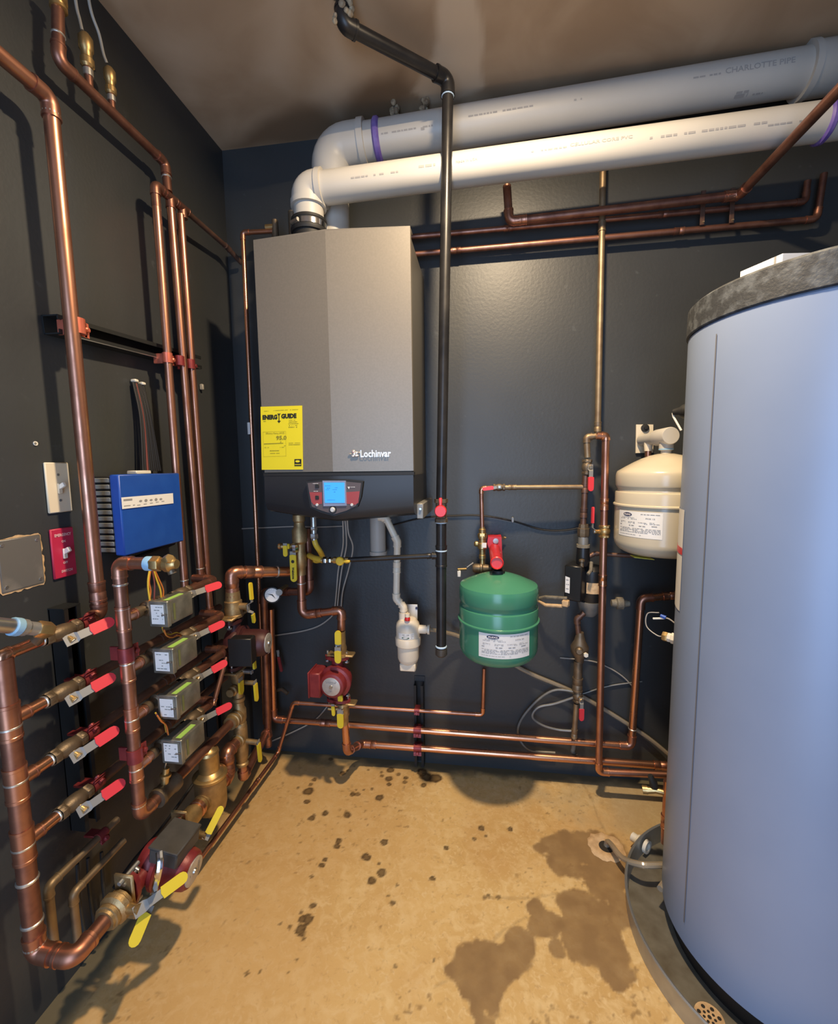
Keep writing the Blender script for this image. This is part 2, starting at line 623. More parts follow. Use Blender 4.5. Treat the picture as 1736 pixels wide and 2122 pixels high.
def text_geo(string, size, bold=0.0):
    cu = bpy.data.curves.new('t', 'FONT')
    cu.body = string
    cu.size = size
    cu.offset = bold
    cu.resolution_u = 2
    ob = bpy.data.objects.new('t', cu)
    me = bpy.data.meshes.new_from_object(ob)
    vs = [v.co.copy() for v in me.vertices]
    fs = [list(p.vertices) for p in me.polygons]
    bpy.data.objects.remove(ob)
    bpy.data.curves.remove(cu)
    bpy.data.meshes.remove(me)
    return vs, fs


def put_text(mb, string, size, fn, x0, y0, width=None, bold=0.0, depth=0.0, nrm=None):
    """fn maps (u,v) -> 3D; text starts at u=x0, baseline v=y0; scaled to width if given"""
    vs, fs = text_geo(string, size, bold)
    if not vs:
        return
    w = max(v.x for v in vs)
    k = width / w if width else 1.0
    p = [fn(x0 + v.x * k, y0 + v.y) for v in vs]
    mb.add(p, fs)
    if depth:
        mb.add([q + V(nrm) * depth for q in p], fs)


def dashes(mb, fn, x0, x1, y, h, seed=0, fill=0.8):
    """a line of print too small to read"""
    rnd = random.Random(seed)
    x = x0
    while x < x1:
        w = rnd.uniform(1.2, 4.0) * h
        w = min(w, x1 - x)
        if rnd.random() < fill:
            mb.quad(fn(x, y), fn(x + w, y), fn(x + w, y + h), fn(x, y + h))
        x += w + h * 0.7


def plane_fn(o, u, v, n, off=0.0006):
    o, u, v, n = V(o), V(u), V(v), V(n)
    return lambda a, b: o + u * a + v * b + n * off


def cyl_fn(o, axis, ref, r, off=0.0008, usign=1):
    """u: arc length around the axis from ref direction, v: along the axis"""
    x, y, z = basis(axis, ref)
    o = V(o)
    return lambda a, b: o + z * b + (x * cos(usign * a / r) + y * sin(usign * a / r)) * (r + off)

# ---------------------------------------------------------------- the room
def vnoise(x, y, freq, seed):
    rng = np.random.RandomState(seed)
    g = rng.rand(128, 128)
    fx, fy = x * freq, y * freq
    ix, iy = np.floor(fx).astype(int), np.floor(fy).astype(int)
    tx, ty = fx - ix, fy - iy
    tx, ty = tx * tx * (3 - 2 * tx), ty * ty * (3 - 2 * ty)
    ix %= 128
    iy %= 128
    jx, jy = (ix + 1) % 128, (iy + 1) % 128
    return (g[ix, iy] * (1 - tx) + g[jx, iy] * tx) * (1 - ty) + (g[ix, jy] * (1 - tx) + g[jx, jy] * tx) * ty


def fbm(x, y, freq, seed, n=4):
    s, a, t = 0, 1.0, 0
    for i in range(n):
        s = s + a * vnoise(x + 7.3 * i, y + 3.1 * i, freq * 2 ** i, seed + i)
        t += a
        a *= 0.5
    return s / t


def sstep(e0, e1, x):
    t = np.clip((x - e0) / (e1 - e0), 0, 1)
    return t * t * (3 - 2 * t)


def grid_mesh(name, x0, x1, y0, y1, z, step, flip=False):
    nx, ny = int(round((x1 - x0) / step)), int(round((y1 - y0) / step))
    gx, gy = np.meshgrid(np.linspace(x0, x1, nx + 1), np.linspace(y0, y1, ny + 1), indexing='ij')
    co = np.zeros(((nx + 1) * (ny + 1), 3), np.float32)
    co[:, 0], co[:, 1], co[:, 2] = gx.ravel(), gy.ravel(), z
    i, j = np.meshgrid(np.arange(nx), np.arange(ny), indexing='ij')
    a = (i * (ny + 1) + j).ravel()
    q = np.stack([a, a + ny + 1, a + ny + 2, a + 1], 1)
    if flip:
        q = q[:, ::-1]
    me = bpy.data.meshes.new(name)
    me.vertices.add(len(co))
    me.vertices.foreach_set('co', co.ravel())
    me.loops.add(q.size)
    me.loops.foreach_set('vertex_index', q.ravel().astype(np.int32))
    me.polygons.add(len(q))
    me.polygons.foreach_set('loop_start', (np.arange(len(q)) * 4).astype(np.int32))
    me.polygons.foreach_set('loop_total', np.full(len(q), 4, np.int32))
    me.update(calc_edges=True)
    me.validate()
    return me, co[:, 0].astype(float), co[:, 1].astype(float)


def set_attr(me, name, val):
    at = me.attributes.new(name, 'FLOAT', 'POINT')
    at.data.foreach_set('value', val.astype(np.float32))


def attr_node(nt, name):
    n = nt.nodes.new('ShaderNodeAttribute')
    n.attribute_name = name
    return n.outputs['Fac']


def mixc(nt, fac, a, b, blend='MIX'):
    m = nt.nodes.new('ShaderNodeMix')
    m.data_type = 'RGBA'
    m.blend_type = blend
    for sock, val in ((0, fac), (6, a), (7, b)):
        if isinstance(val, bpy.types.NodeSocket):
            nt.links.new(val, m.inputs[sock])
        elif sock == 0:
            m.inputs[0].default_value = val
        else:
            m.inputs[sock].default_value = (*val, 1)
    return m.outputs[2]


def ramp_noise(nt, scale, lo, hi, detail=5, dist=0.0, vec=None):
    tc = nt.nodes.new('ShaderNodeTexCoord')
    n = nt.nodes.new('ShaderNodeTexNoise')
    n.inputs['Scale'].default_value = scale
    n.inputs['Detail'].default_value = detail
    n.inputs['Distortion'].default_value = dist
    nt.links.new(tc.outputs['Object'], n.inputs['Vector'])
    mr = nt.nodes.new('ShaderNodeMapRange')
    mr.inputs['From Min'].default_value = lo
    mr.inputs['From Max'].default_value = hi
    nt.links.new(n.outputs['Fac'], mr.inputs['Value'])
    return mr.outputs['Result']


def add_bump(nt, height, strength, dist):
    bp = nt.nodes.new('ShaderNodeBump')
    bp.inputs['Strength'].default_value = strength
    bp.inputs['Distance'].default_value = dist
    nt.links.new(height, bp.inputs['Height'])
    nt.links.new(bp.outputs['Normal'], nt.nodes['Principled BSDF'].inputs['Normal'])


# floor: water-spotted tan concrete
fme, fx, fy = grid_mesh('floor', 0.0, ROOM_W, -ROOM_D, 0.0, 0.0, 0.005)
wob = fbm(fx, fy, 45, 3, 3) - 0.5
spots = [(518, 153, 18), (343, 250, 27), (338, 299, 15), (375, 188, 13), (357, 212, 12), (433, 360, 20), (362, 388, 17), (370, 372, 10),
         (543, 369, 20), (570, 264, 14), (598, 263, 12), (711, 281, 23), (500, 505, 20), (490, 528, 16), (733, 510, 19),
         (643, 587, 23), (718, 665, 24), (671, 704, 24), (430, 600, 14), (410, 627, 18), (360, 685, 10), (367, 836, 15),
         (307, 868, 12), (310, 905, 20), (340, 905, 24), (305, 955, 24), (312, 975, 17), (322, 1003, 12), (250, 945, 11), (200, 930, 9),
         (768, 140, 20), (757, 182, 19), (845, 178, 13), (840, 200, 12), (805, 160, 12), (725, 168, 10), (760, 212, 13),
         (930, 150, 30), (950, 170, 32), (995, 180, 34), (938, 217, 16), (1235, 437, 17), (1379, 442, 14), (1195, 492, 12),
         (1255, 478, 9), (1055, 538, 15), (980, 697, 13), (1250, 795, 12), (1270, 786, 12), (1320, 792, 11), (757, 785, 8),
         (775, 820, 13), (800, 730, 10), (708, 618, 10), (790, 1150, 10), (990, 1115, 10), (28, 1183, 10), (97, 1175, 8),
         (238, 1180, 9), (283, 1115, 10), (460, 82, 11), (672, 236, 8), (630, 240, 6), (590, 240, 6), (880, 215, 6), (720, 150, 7),
         (650, 138, 7), (1368, 845, 8), (1440, 820, 7), (545, 140, 7), (580, 120, 7), (290, 230, 8)]
stain = np.zeros_like(fx)
for zx, zy, rr in spots:
    px, py = 500 + zx * 0.4032, 1540 + zy * 0.4032
    c = Z(px, py, 0)
    e1 = Z(px + rr * 0.4032 * 1.08, py, 0)
    r = (e1 - c).length
    d = np.sqrt((fx - c.x) ** 2 + (fy - c.y) ** 2) / r + wob * 0.9
    core = 0.95 if rr > 12 else 0.8
    if rr >= 30:
        core = 1.0
    stain = np.maximum(stain, core * (1 - sstep(0.72, 1.08, d)) * (0.78 + 0.22 * sstep(0.3, 0.9, d)))
damp = np.full_like(fx, -1.0)
big = fbm(fx, fy, 11, 21, 6) - 0.5
for px, py, rp in [(1165, 1745, 52), (1210, 1760, 50), (1260, 1775, 45), (1180, 1800, 45), (1230, 1815, 40), (1290, 1800, 30),
                   (1105, 1880, 22), (1130, 1915, 38), (1200, 1870, 34), (1240, 1915, 55), (1200, 1950, 45), (1260, 1960, 45), (1085, 1960, 30),
                   (1150, 1965, 24), (1000, 2010, 42), (965, 2045, 36), (1010, 2060, 46), (985, 2095, 30), (1045, 2000, 25), (1060, 1985, 22),
                   (1270, 2010, 30), (1300, 1900, 40), (1000, 2140, 40), (1180, 1880, 25)]:
    c = Z(px, py, 0)
    r = (Z(px + rp, py, 0) - c).length
    d = np.sqrt((fx - c.x) ** 2 + ((fy - c.y) * 0.9) ** 2) / r
    damp = np.maximum(damp, 1 - d)
damp = sstep(0.0, 0.16, damp * 0.8 + big * 1.9) * (0.72 + 0.4 * (fbm(fx, fy, 30, 50, 3)))
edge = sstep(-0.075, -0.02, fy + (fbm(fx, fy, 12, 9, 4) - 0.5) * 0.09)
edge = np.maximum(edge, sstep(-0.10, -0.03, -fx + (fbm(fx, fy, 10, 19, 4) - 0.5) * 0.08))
# fine cracks in the slab
crack = np.zeros_like(fx)
for pl in ([(1190, 1600), (1225, 1650), (1237, 1690), (1262, 1740)], [(1000, 1860), (1100, 1862), (1170, 1850)], [(900, 2045), (970, 2010), (1040, 1930), (1090, 1900)]):
    P = [Z(*q, 0) for q in pl]
    for a, b in zip(P[:-1], P[1:]):
        dx, dy = b.x - a.x, b.y - a.y
        t = np.clip(((fx - a.x) * dx + (fy - a.y) * dy) / (dx * dx + dy * dy), 0, 1)
        d = np.hypot(fx - a.x - t * dx, fy - a.y - t * dy) + wob * 0.012
        crack = np.maximum(crack, 0.45 * (1 - sstep(0.0, 0.006, np.abs(d))))
warm = sstep(0.48, 0.66, fbm(fx, fy, 3.0, 77, 5)) * 0.45
warm = np.maximum(warm, 0.5 * sstep(0.95, 0.35, fx + (fbm(fx, fy, 5, 31, 4) - .5) * .5))
speck = sstep(0.70, 0.80, fbm(fx, fy, 75, 63, 3)) * sstep(0.45, 0.62, fbm(fx, fy, 6, 64, 4)) * 0.75
greyed = sstep(1.15, 1.5, fx + (fbm(fx, fy, 7, 91, 5) - .5) * .7) * sstep(-0.75, -0.2, fy + (fbm(fx, fy, 6, 95, 4) - .5) * .5) * 0.6
set_attr(fme, 'warm', warm)
set_attr(fme, 'speck', speck)
set_attr(fme, 'greyed', greyed)
set_attr(fme, 'stain', stain)
set_attr(fme, 'damp', np.clip(damp, 0, 1))
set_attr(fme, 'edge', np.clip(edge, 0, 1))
set_attr(fme, 'crack', crack * 0.8)
m = bpy.data.materials.new('floor_concrete')
m.use_nodes = True
nt = m.node_tree
b = nt.nodes['Principled BSDF']
c = mixc(nt, ramp_noise(nt, 3.2, 0.38, 0.62), (0.62, 0.395, 0.150), (0.72, 0.485, 0.20))
c = mixc(nt, ramp_noise(nt, 26, 0.46, 0.80, 10, 0.9), c, (0.82, 0.61, 0.31))
c = mixc(nt, ramp_noise(nt, 60, 0.52, 0.72, 10, 1.2), c, (0.77, 0.56, 0.28))
c = mixc(nt, ramp_noise(nt, 70, 0.58, 0.84, 8, 0.3), c, (0.47, 0.29, 0.12))
c = mixc(nt, attr_node(nt, 'warm'), c, (0.58, 0.335, 0.125))
c = mixc(nt, attr_node(nt, 'speck'), c, (0.30, 0.18, 0.07))
c = mixc(nt, attr_node(nt, 'greyed'), c, (0.42, 0.345, 0.215))
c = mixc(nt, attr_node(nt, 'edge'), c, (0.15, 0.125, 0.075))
c = mixc(nt, attr_node(nt, 'damp'), c, (0.285, 0.175, 0.078))
c = mixc(nt, attr_node(nt, 'stain'), c, (0.050, 0.025, 0.010))
c = mixc(nt, attr_node(nt, 'crack'), c, (0.28, 0.18, 0.08))
nt.links.new(c, b.inputs['Base Color'])
b.inputs['Roughness'].default_value = 0.62
b.inputs['Specular IOR Level'].default_value = 0.3
add_bump(nt, ramp_noise(nt, 60, 0, 1, 6), 0.35, 0.002)
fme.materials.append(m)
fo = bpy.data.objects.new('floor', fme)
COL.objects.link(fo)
fo['kind'] = 'structure'

# ceiling: smoky brown plaster with trowelled patches
cme, cx, cy = grid_mesh('ceiling', 0.0, ROOM_W, -ROOM_D, 0.0, ROOM_H, 0.0125, True)


def poly_mask(poly, soft, namp=0.04, seed=5):
    P = [(Z(*q, ROOM_H).x, Z(*q, ROOM_H).y) for q in poly]
    inside = np.zeros(len(cx), bool)
    dist = np.full(len(cx), 9.0)
    n1, n2 = (fbm(cx, cy, 9, seed, 3) - .5) * namp, (fbm(cx, cy, 9, seed + 9, 3) - .5) * namp
    xx, yy = cx + n1, cy + n2
    for i in range(len(P)):
        (x1, y1), (x2, y2) = P[i], P[(i + 1) % len(P)]
        cond = ((y1 > yy) != (y2 > yy)) & (xx < (x2 - x1) * (yy - y1) / (y2 - y1 + 1e-9) + x1)
        inside ^= cond
        dx, dy = x2 - x1, y2 - y1
        t = np.clip(((xx - x1) * dx + (yy - y1) * dy) / (dx * dx + dy * dy), 0, 1)
        dist = np.minimum(dist, np.hypot(xx - x1 - t * dx, yy - y1 - t * dy))
    sd = np.where(inside, dist, -dist)
    return sstep(-soft, soft, sd)


pale = poly_mask([(900, -60), (985, -60), (998, 60), (1000, 180), (940, 205), (880, 215), (850, 190), (900, 110)], 0.012)
pale = np.maximum(pale, 0.6 * poly_mask([(690, 90), (760, 130), (700, 240), (640, 200)], 0.05))
pale = np.maximum(pale, 0.5 * poly_mask([(560, -40), (620, -40), (590, 190), (540, 160)], 0.05))
pale = np.maximum(pale, 0.35 * poly_mask([(330, 60), (420, 80), (400, 200), (350, 150)], 0.05))
dark_area = poly_mask([(830, 140), (850, 190), (830, 250), (640, 300), (460, 310), (560, 250)], 0.04)  # darker areas of the plaster, mostly along the back wall
dark_area = np.maximum(dark_area, 0.8 * poly_mask([(1000, 190), (1736, 60), (1736, 130), (1000, 250)], 0.06))
dark_area = np.maximum(dark_area, 0.5 * poly_mask([(760, 0), (890, 20), (880, 100), (800, 70)], 0.05))
set_attr(cme, 'pale', pale)
set_attr(cme, 'dark_area', dark_area)
m = bpy.data.materials.new('ceiling_plaster')
m.use_nodes = True
nt = m.node_tree
b = nt.nodes['Principled BSDF']
c = mixc(nt, ramp_noise(nt, 3.5, 0.35, 0.65, 5, 0.8), (0.44, 0.305, 0.19), (0.56, 0.41, 0.27))
c = mixc(nt, attr_node(nt, 'dark_area'), c, (0.26, 0.17, 0.10))
c = mixc(nt, attr_node(nt, 'pale'), c, (0.68, 0.54, 0.39))
nt.links.new(c, b.inputs['Base Color'])
b.inputs['Roughness'].default_value = 0.7
b.inputs['Specular IOR Level'].default_value = 0.2
add_bump(nt, ramp_noise(nt, 6, 0, 1, 4, 0.5), 0.25, 0.01)
cme.materials.append(m)
co_ = bpy.data.objects.new('ceiling', cme)
COL.objects.link(co_)
co_['kind'] = 'structure'

# dark blue-grey painted walls
m = bpy.data.materials.new('wall_paint')
m.use_nodes = True
nt = m.node_tree
b = nt.nodes['Principled BSDF']
c = mixc(nt, ramp_noise(nt, 2.4, 0.35, 0.65, 4), (0.038, 0.041, 0.0435), (0.048, 0.052, 0.0545))
c = mixc(nt, ramp_noise(nt, 30, 0.66, 0.75, 6), c, (0.062, 0.068, 0.071))
nt.links.new(c, b.inputs['Base Color'])
b.inputs['Roughness'].default_value = 0.42
b.inputs['Specular IOR Level'].default_value = 0.45
add_bump(nt, ramp_noise(nt, 90, 0, 1, 4), 0.22, 0.002)
MATS['wall'] = m
structure('wall_back', MB().box((ROOM_W / 2, 0.05, ROOM_H / 2), (ROOM_W + .2, 0.1, ROOM_H)), 'wall')
structure('wall_left', MB().box((-0.05, -ROOM_D / 2, ROOM_H / 2), (0.1, ROOM_D, ROOM_H)), 'wall')
structure('wall_right', MB().box((ROOM_W + .05, -ROOM_D / 2, ROOM_H / 2), (0.1, ROOM_D, ROOM_H)), 'wall')
m = MB()
m.box((DOOR_X0 / 2 - .05, -ROOM_D - .05, ROOM_H / 2), (DOOR_X0 + .1, .1, ROOM_H))
m.box(((DOOR_X1 + ROOM_W) / 2 + .05, -ROOM_D - .05, ROOM_H / 2), (ROOM_W - DOOR_X1 + .1, .1, ROOM_H))
m.box(((DOOR_X0 + DOOR_X1) / 2, -ROOM_D - .05, (ROOM_H + DOOR_H) / 2), (DOOR_X1 - DOOR_X0, .1, ROOM_H - DOOR_H))
structure('wall_front', m, 'wall')


# ceiling lamp that lights the room (above the frame)
def ceiling_lamp():
    T = Thing('ceiling_lamp', 'round white flush lamp on the ceiling', 'lamp', (LAMP_POS.x, LAMP_POS.y, LAMP_POS.z))
    T.part('lamp_base', MB().lathe((LAMP_POS.x, LAMP_POS.y, ROOM_H), (0, 0, -1), [(0, .085), (ROOM_H - LAMP_POS.z - .006, .085), (ROOM_H - LAMP_POS.z - .002, .08)], 32), 'porcelain')
    ld = bpy.data.lights.new('lamp_bulb', 'AREA')
    ld.shape = 'DISK'
    ld.size = 0.09
    ld.energy = LAMP_W
    ld.color = LAMP_COL
    lo = bpy.data.objects.new('lamp_bulb', ld)
    COL.objects.link(lo)
    lo.parent = T.o
    lo.location = (0, 0, 0)


ceiling_lamp()


# ================================================================ LARGE EQUIPMENT
# ---------------------------------------------------------------- wall-hung boiler
def boiler():
    x0, x1 = 0.287, 0.777
    yb = -0.345
    xr = Y(681, 700, -0.367).x
    yr = -0.368
    zt, zs = 1.925, 1.214
    T = Thing('wall_boiler', 'grey wall-hung boiler with black lower panel and blue display', 'boiler', (0.53, -0.18, 1.08))
    T.part('cabinet', MB().box(((x0 + x1) / 2, -0.165, (zt + 1.085) / 2 - .004), (x1 - x0 - .006, 0.33, zt - 1.085 - .008), bev=0.004), 'boiler_side')
    t = 0.012
    for a, b_, ya, yc in ((x0, xr, yb, yr), (xr, x1, yr, yb)):
        m = MB()
        m.prism([(a, ya, zs), (b_, yc, zs), (b_, yc, zt), (a, ya, zt)], (0, 0.02, 0))
        T.part('front_panel', m, 'boiler_grey')
    T.part('top_trim', MB().prism([(x0, yb, zt), (xr, yr, zt), (x1, yb, zt), (x1, -.30, zt), (x0, -.30, zt)], (0, 0, .004)), 'boiler_grey')
    T.part('seam_strip', MB().prism([(x0 - .002, yb - .004, zs - .012), (xr, yr - .004, zs - .012), (x1 + .002, yb - .004, zs - .012), (x1 + .002, yb + .02, zs - .012), (x0 - .002, yb + .02, zs - .012)], (0, 0, .009)), 'rubber_black')
    # black lower cover, belly curved down towards the ridge
    m = MB()
    N = 24
    rows = []
    for i in range(N + 1):
        u = i / N
        x = x0 + (x1 - x0) * u
        k = (x - x0) / (xr - x0) if x < xr else (x1 - x) / (x1 - xr)
        y = yb + (yr - yb) * k - 0.004
        zb = 1.088 - 0.030 * k ** 0.9 if x < xr else 1.078 - 0.020 * k
        rows.append([(x, y, zs - .013), (x, y - .002, zb + .03), (x, y + .012, zb + .004), (x, y + .05, zb - .006), (x, -.03, zb + .012)])
    vs = [p for r in rows for p in r]
    k = 5
    fs = []
    for i in range(N):
        for j in range(k - 1):
            fs.append([i * k + j, (i + 1) * k + j, (i + 1) * k + j + 1, i * k + j + 1])
    m.add(vs, fs)
    for i in (0, N):
        m.add(rows[i] + [(rows[i][0][0], -.03, zs - .013)], [[0, 1, 2, 3, 4, 5]])
    T.part('lower_cover', m, 'boiler_black')
    # control panel
    yp = yr - .012
    pl = [(634, 998), (668, 994), (716, 994), (752, 998), (748, 1030), (741, 1050), (720, 1061), (692, 1070), (664, 1062), (643, 1052), (639, 1030)]
    P = [Y(*q, yp) for q in pl]
    bez = T.part('control_bezel', MB().prism(P, (0, 0.022, 0)), 'rubber_black')
    pl2 = [(637, 1001), (668, 998), (716, 998), (748, 1001), (744, 1030), (738, 1048), (718, 1058), (692, 1066), (666, 1058), (646, 1050), (642, 1030)]
    T.part('control_face', MB().prism([Y(*q, yp - .002) for q in pl2], (0, 0.003, 0)), 'panel_dark', bez)
    for q in ([(641, 1020), (667, 1020), (667, 1044), (650, 1046), (645, 1040)], [(717, 1020), (745, 1018), (742, 1042), (736, 1046), (718, 1044)]):
        T.part('control_strip', MB().prism([Y(*p, yp - .0028) for p in q], (0, 0.002, 0)), 'panel_red', bez)
    fr = T.part('screen_frame', MB().prism([Y(*p, yp - .005) for p in ((668, 996), (716, 996), (718, 1048), (670, 1049))], (0, 0.006, 0)), 'screen_frame', bez)
    T.part('screen', MB().prism([Y(*p, yp - .0062) for p in ((671, 1000), (713, 1000), (714, 1042), (673, 1042))], (0, 0.003, 0)), 'screen_blue', bez)
    f = plane_fn(Y(672, 1042, yp - .0065), XA, ZA, -YA, 0.0003)
    m = MB()
    for k2, (a, b_, v) in enumerate([(.004, .022, .052), (.006, .020, .045), (.028, .044, .046), (.028, .044, .040), (.006, .018, .040), (.032, .042, .033), (.046, .052, .024), (.010, .04, .008)]):
        dashes(m, f, a, b_, v, .0016, k2)
    T.part('screen_print', m, 'screen_text', bez)
    kc = Y(690, 1056, yp)
    T.part('knob', MB().lathe(kc, (0, -1, 0), [(0, .0085), (.006, .0082), (.009, .006)], 18), 'knob_white', bez)
    T.part('knob_shadow_ring', MB().lathe(kc + V((0, -.001, 0)), (0, -1, 0), [(0, .013), (.003, .012)], 18), 'rubber_black', bez)
    for q in ((657, 1007), (657, 1031)):
        T.part('jack', MB().box(Y(*q, yp - .003), (.012, .003, .012), bev=.001), 'rubber_black', bez)
    for q in ((657, 1046), (729, 1046)):
        T.part('indicator', MB().lathe(Y(*q, yp - .002), (0, -1, 0), [(0, .005), (.003, .004)], 12), 'knob_white', bez)
    m = MB()
    f = plane_fn(Y(648, 1004, yp - .0032), XA, ZA, -YA, 0.0)
    dashes(m, f, 0, .018, .002, .0014, 1, 1)
    dashes(m, f, .002, .016, -.022, .0014, 2, 1)
    f = plane_fn(Y(720, 1010, yp - .0032), XA, ZA, -YA, 0.0)
    dashes(m, f, .010, .024, 0, .0016, 3, 1)
    m.prism([f(0, .002), f(.008, .002), f(.004, -.006)], (0, -.0004, 0))
    T.part('panel_print', m, 'gauge_face', bez)
    # efficiency label
    nl = V((xr - x0, yr - yb, 0)).normalized()
    nn = nl.cross(ZA)
    if nn.y > 0:
        nn = -nn
    def onleft(px, py):
        d = ray(px, py)
        o = V((x0, yb, 0)) + nn * .0015
        t = (o - CAM).dot(nn) / d.dot(nn)
        return CAM + d * t
    a, b_, c_, d_ = onleft(540, 843), onleft(626, 840.5), onleft(628, 973), onleft(542.5, 973.5)
    lab = T.part('efficiency_label', MB().prism([a, b_, c_, d_], nn * .0008), 'label_yellow')
    o = d_
    ux = (c_ - d_)
    Wl = ux.length
    ux.normalize()
    uz = (a - d_)
    Hl = uz.length
    uz.normalize()
    def f(u, v):
        return o + ux * (u * Wl) + uz * (v * Hl) + nn * .0014
    m = MB()
    put_text(m, 'ENERG', .092, f, .045, .80, width=.36, bold=.006)
    put_text(m, 'GUIDE', .092, f, .50, .808, width=.36, bold=.006)
    m.quad(f(.435, .885), f(.455, .885), f(.455, .76), f(.435, .76))
    m.add([f(.40, .77), f(.49, .77), f(.445, .735)], [[0, 1, 2]])
    m.quad(f(.405, .885), f(.425, .885), f(.452, .85), f(.438, .85))
    m.quad(f(.465, .885), f(.485, .885), f(.455, .85), f(.44, .85))
    m.quad(f(.80, .055), f(.965, .055), f(.965, .165), f(.80, .165))
    T.part('label_title', m, 'ink_black', lab)
    m = MB()
    put_text(m, '95.0', .085, f, .37, .475, width=.25, bold=.003)
    m.quad(f(.07, .408), f(.54, .415), f(.54, .424), f(.07, .420))
    put_text(m, 'Efficiency Rating (AFUE)', .04, f, .12, .565, width=.45)
    for i, (p, q, v, h) in enumerate([(.06, .20, .925, .007), (.32, .90, .93, .007), (.07, .13, .765, .010), (.68, .86, .77, .007), (.68, .88, .742, .009), (.67, .91, .715, .009), (.68, .88, .688, .008), (.67, .88, .660, .011),
                                      (.67, .94, .415, .007), (.67, .94, .388, .010), (.08, .20, .352, .007), (.46, .56, .352, .007), (.21, .44, .298, .010), (.19, .45, .258, .008), (.56, .60, .375, .007), (.08, .10, .375, .007)]):
        dashes(m, f, p, q, v, h, 40 + i)
    for (p0, p1) in (((.05, .60), (.60, .605)), ((.05, .21), (.60, .215))):
        m.quad(f(*p0), f(p1[0], p1[1]), f(p1[0], p1[1] + .003), f(p0[0], p0[1] + .003))
    for xx in (.05, .60):
        m.quad(f(xx, .21), f(xx + .003, .21), f(xx + .003, .603), f(xx, .603))
    m.add([f(.46, .44), f(.49, .45), f(.49, .43)], [[0, 1, 2]])
    T.part('label_print', m, 'ink_olive', lab)
    m = MB()
    pts = [f(.815 + .06 + .055 * cos(t), .13 + .018 * sin(t)) for t in np.linspace(0, 2 * pi, 14)[:-1]]
    m.add([p + nn * .0003 for p in pts], [list(range(13))])
    m.quad(*[p + nn * .0003 for p in (f(.81, .075), f(.955, .075), f(.955, .085), f(.81, .085))])
    T.part('label_emblem', m, 'label_yellow', lab)
    # badge
    nr = V((x1 - xr, yb - yr, 0)).normalized()
    n2 = nr.cross(ZA)
    if n2.y > 0:
        n2 = -n2
    def onright(px, py, off=.0):
        d = ray(px, py)
        o2 = V((xr, yr, 0)) + n2 * off
        t = (o2 - CAM).dot(n2) / d.dot(n2)
        return CAM + d * t
    q0 = onright(746, 947, .006)
    q1 = onright(810, 947, .006)
    wd = (q1 - q0).length
    m = MB()
    fb = plane_fn(q0, nr, ZA, n2, 0)
    put_text(m, 'Lochinvar', .030, fb, 0, 0, width=wd, bold=.0006, depth=-.006, nrm=n2)
    bd = T.part('badge', m, 'badge_silver')
    m = MB()
    e0 = onright(735, 941, .004)
    for (du, dv, su, sv) in ((-.004, .008, .006, .005), (-.002, 0, .007, .006), (.005, .003, .006, .005), (.004, -.005, .009, .004), (-.006, -.006, .006, .004), (-.014, .001, .006, .0015), (.013, .005, .005, .0015)):
        m.sphere(e0 + nr * du + ZA * dv, 1, 10, 6, (su, .003, sv), (nr, n2, ZA))
    T.part('badge_emblem', m, 'badge_silver', bd)
    T.part('badge_accent', MB().sphere(e0 + nr * -.005 + ZA * .006 + n2 * .002, 1, 8, 5, (.003, .002, .003), (nr, n2, ZA)), 'badge_pink', bd)
    # side bracket at the lower right and rear trim
    p = Y(862, 1050, -.12)
    T.part('wall_bracket', MB().box((x1 + .010, -.15, p.z), (.022, .26, .05), bev=.002), 'gray_metal_old')
    m = MB()
    for q in ((858, 1050),):
        m.lathe((x1 + .012, -.283, p.z + .008), (0, -1, 0), [(0, .004), (.004, .004)], 8)
    T.part('screw', m, 'steel')
    return T


boiler()


# ---------------------------------------------------------------- white vent pipes
def pvc(name, label, pts, r, texts, rings, coup):
    T = run(name, label, pts, r, 'pvc', cat='pipe', bend=1.35, swell=1.13, sleeve=0.9, seg=32, rings=rings, couplings=coup, ringmat='pvc_primer')
    a, b_ = pts[-2], pts[-1]
    d = (V(b_) - V(a)).normalized()
    # print on the upper front of the pipe
    front = V((0, -1, 0))
    upv = (ZA - d * ZA.dot(d)).normalized()
    m = MB()
    for (s, px, py, plane, size, width) in texts:
        p = Y(px, py, plane)
        u0 = (p - V(a)).dot(d)
        ax = V(a) + d * u0
        ang0 = math.asin(max(-.95, min(.95, (p - ax).dot(upv) / r)))
        def f(u, v):
            an = ang0 + v / r
            return ax + d * u + (front * cos(an) + upv * sin(an)) * (r + .0006)
        if isinstance(s, str):
            put_text(m, s, size, f, 0, 0, width=width, bold=.0003)
        else:
            dashes(m, f, 0, width, 0, size * .7, s, .72)
    T.part('pipe_print', m, 'pvc_ink')
    return T


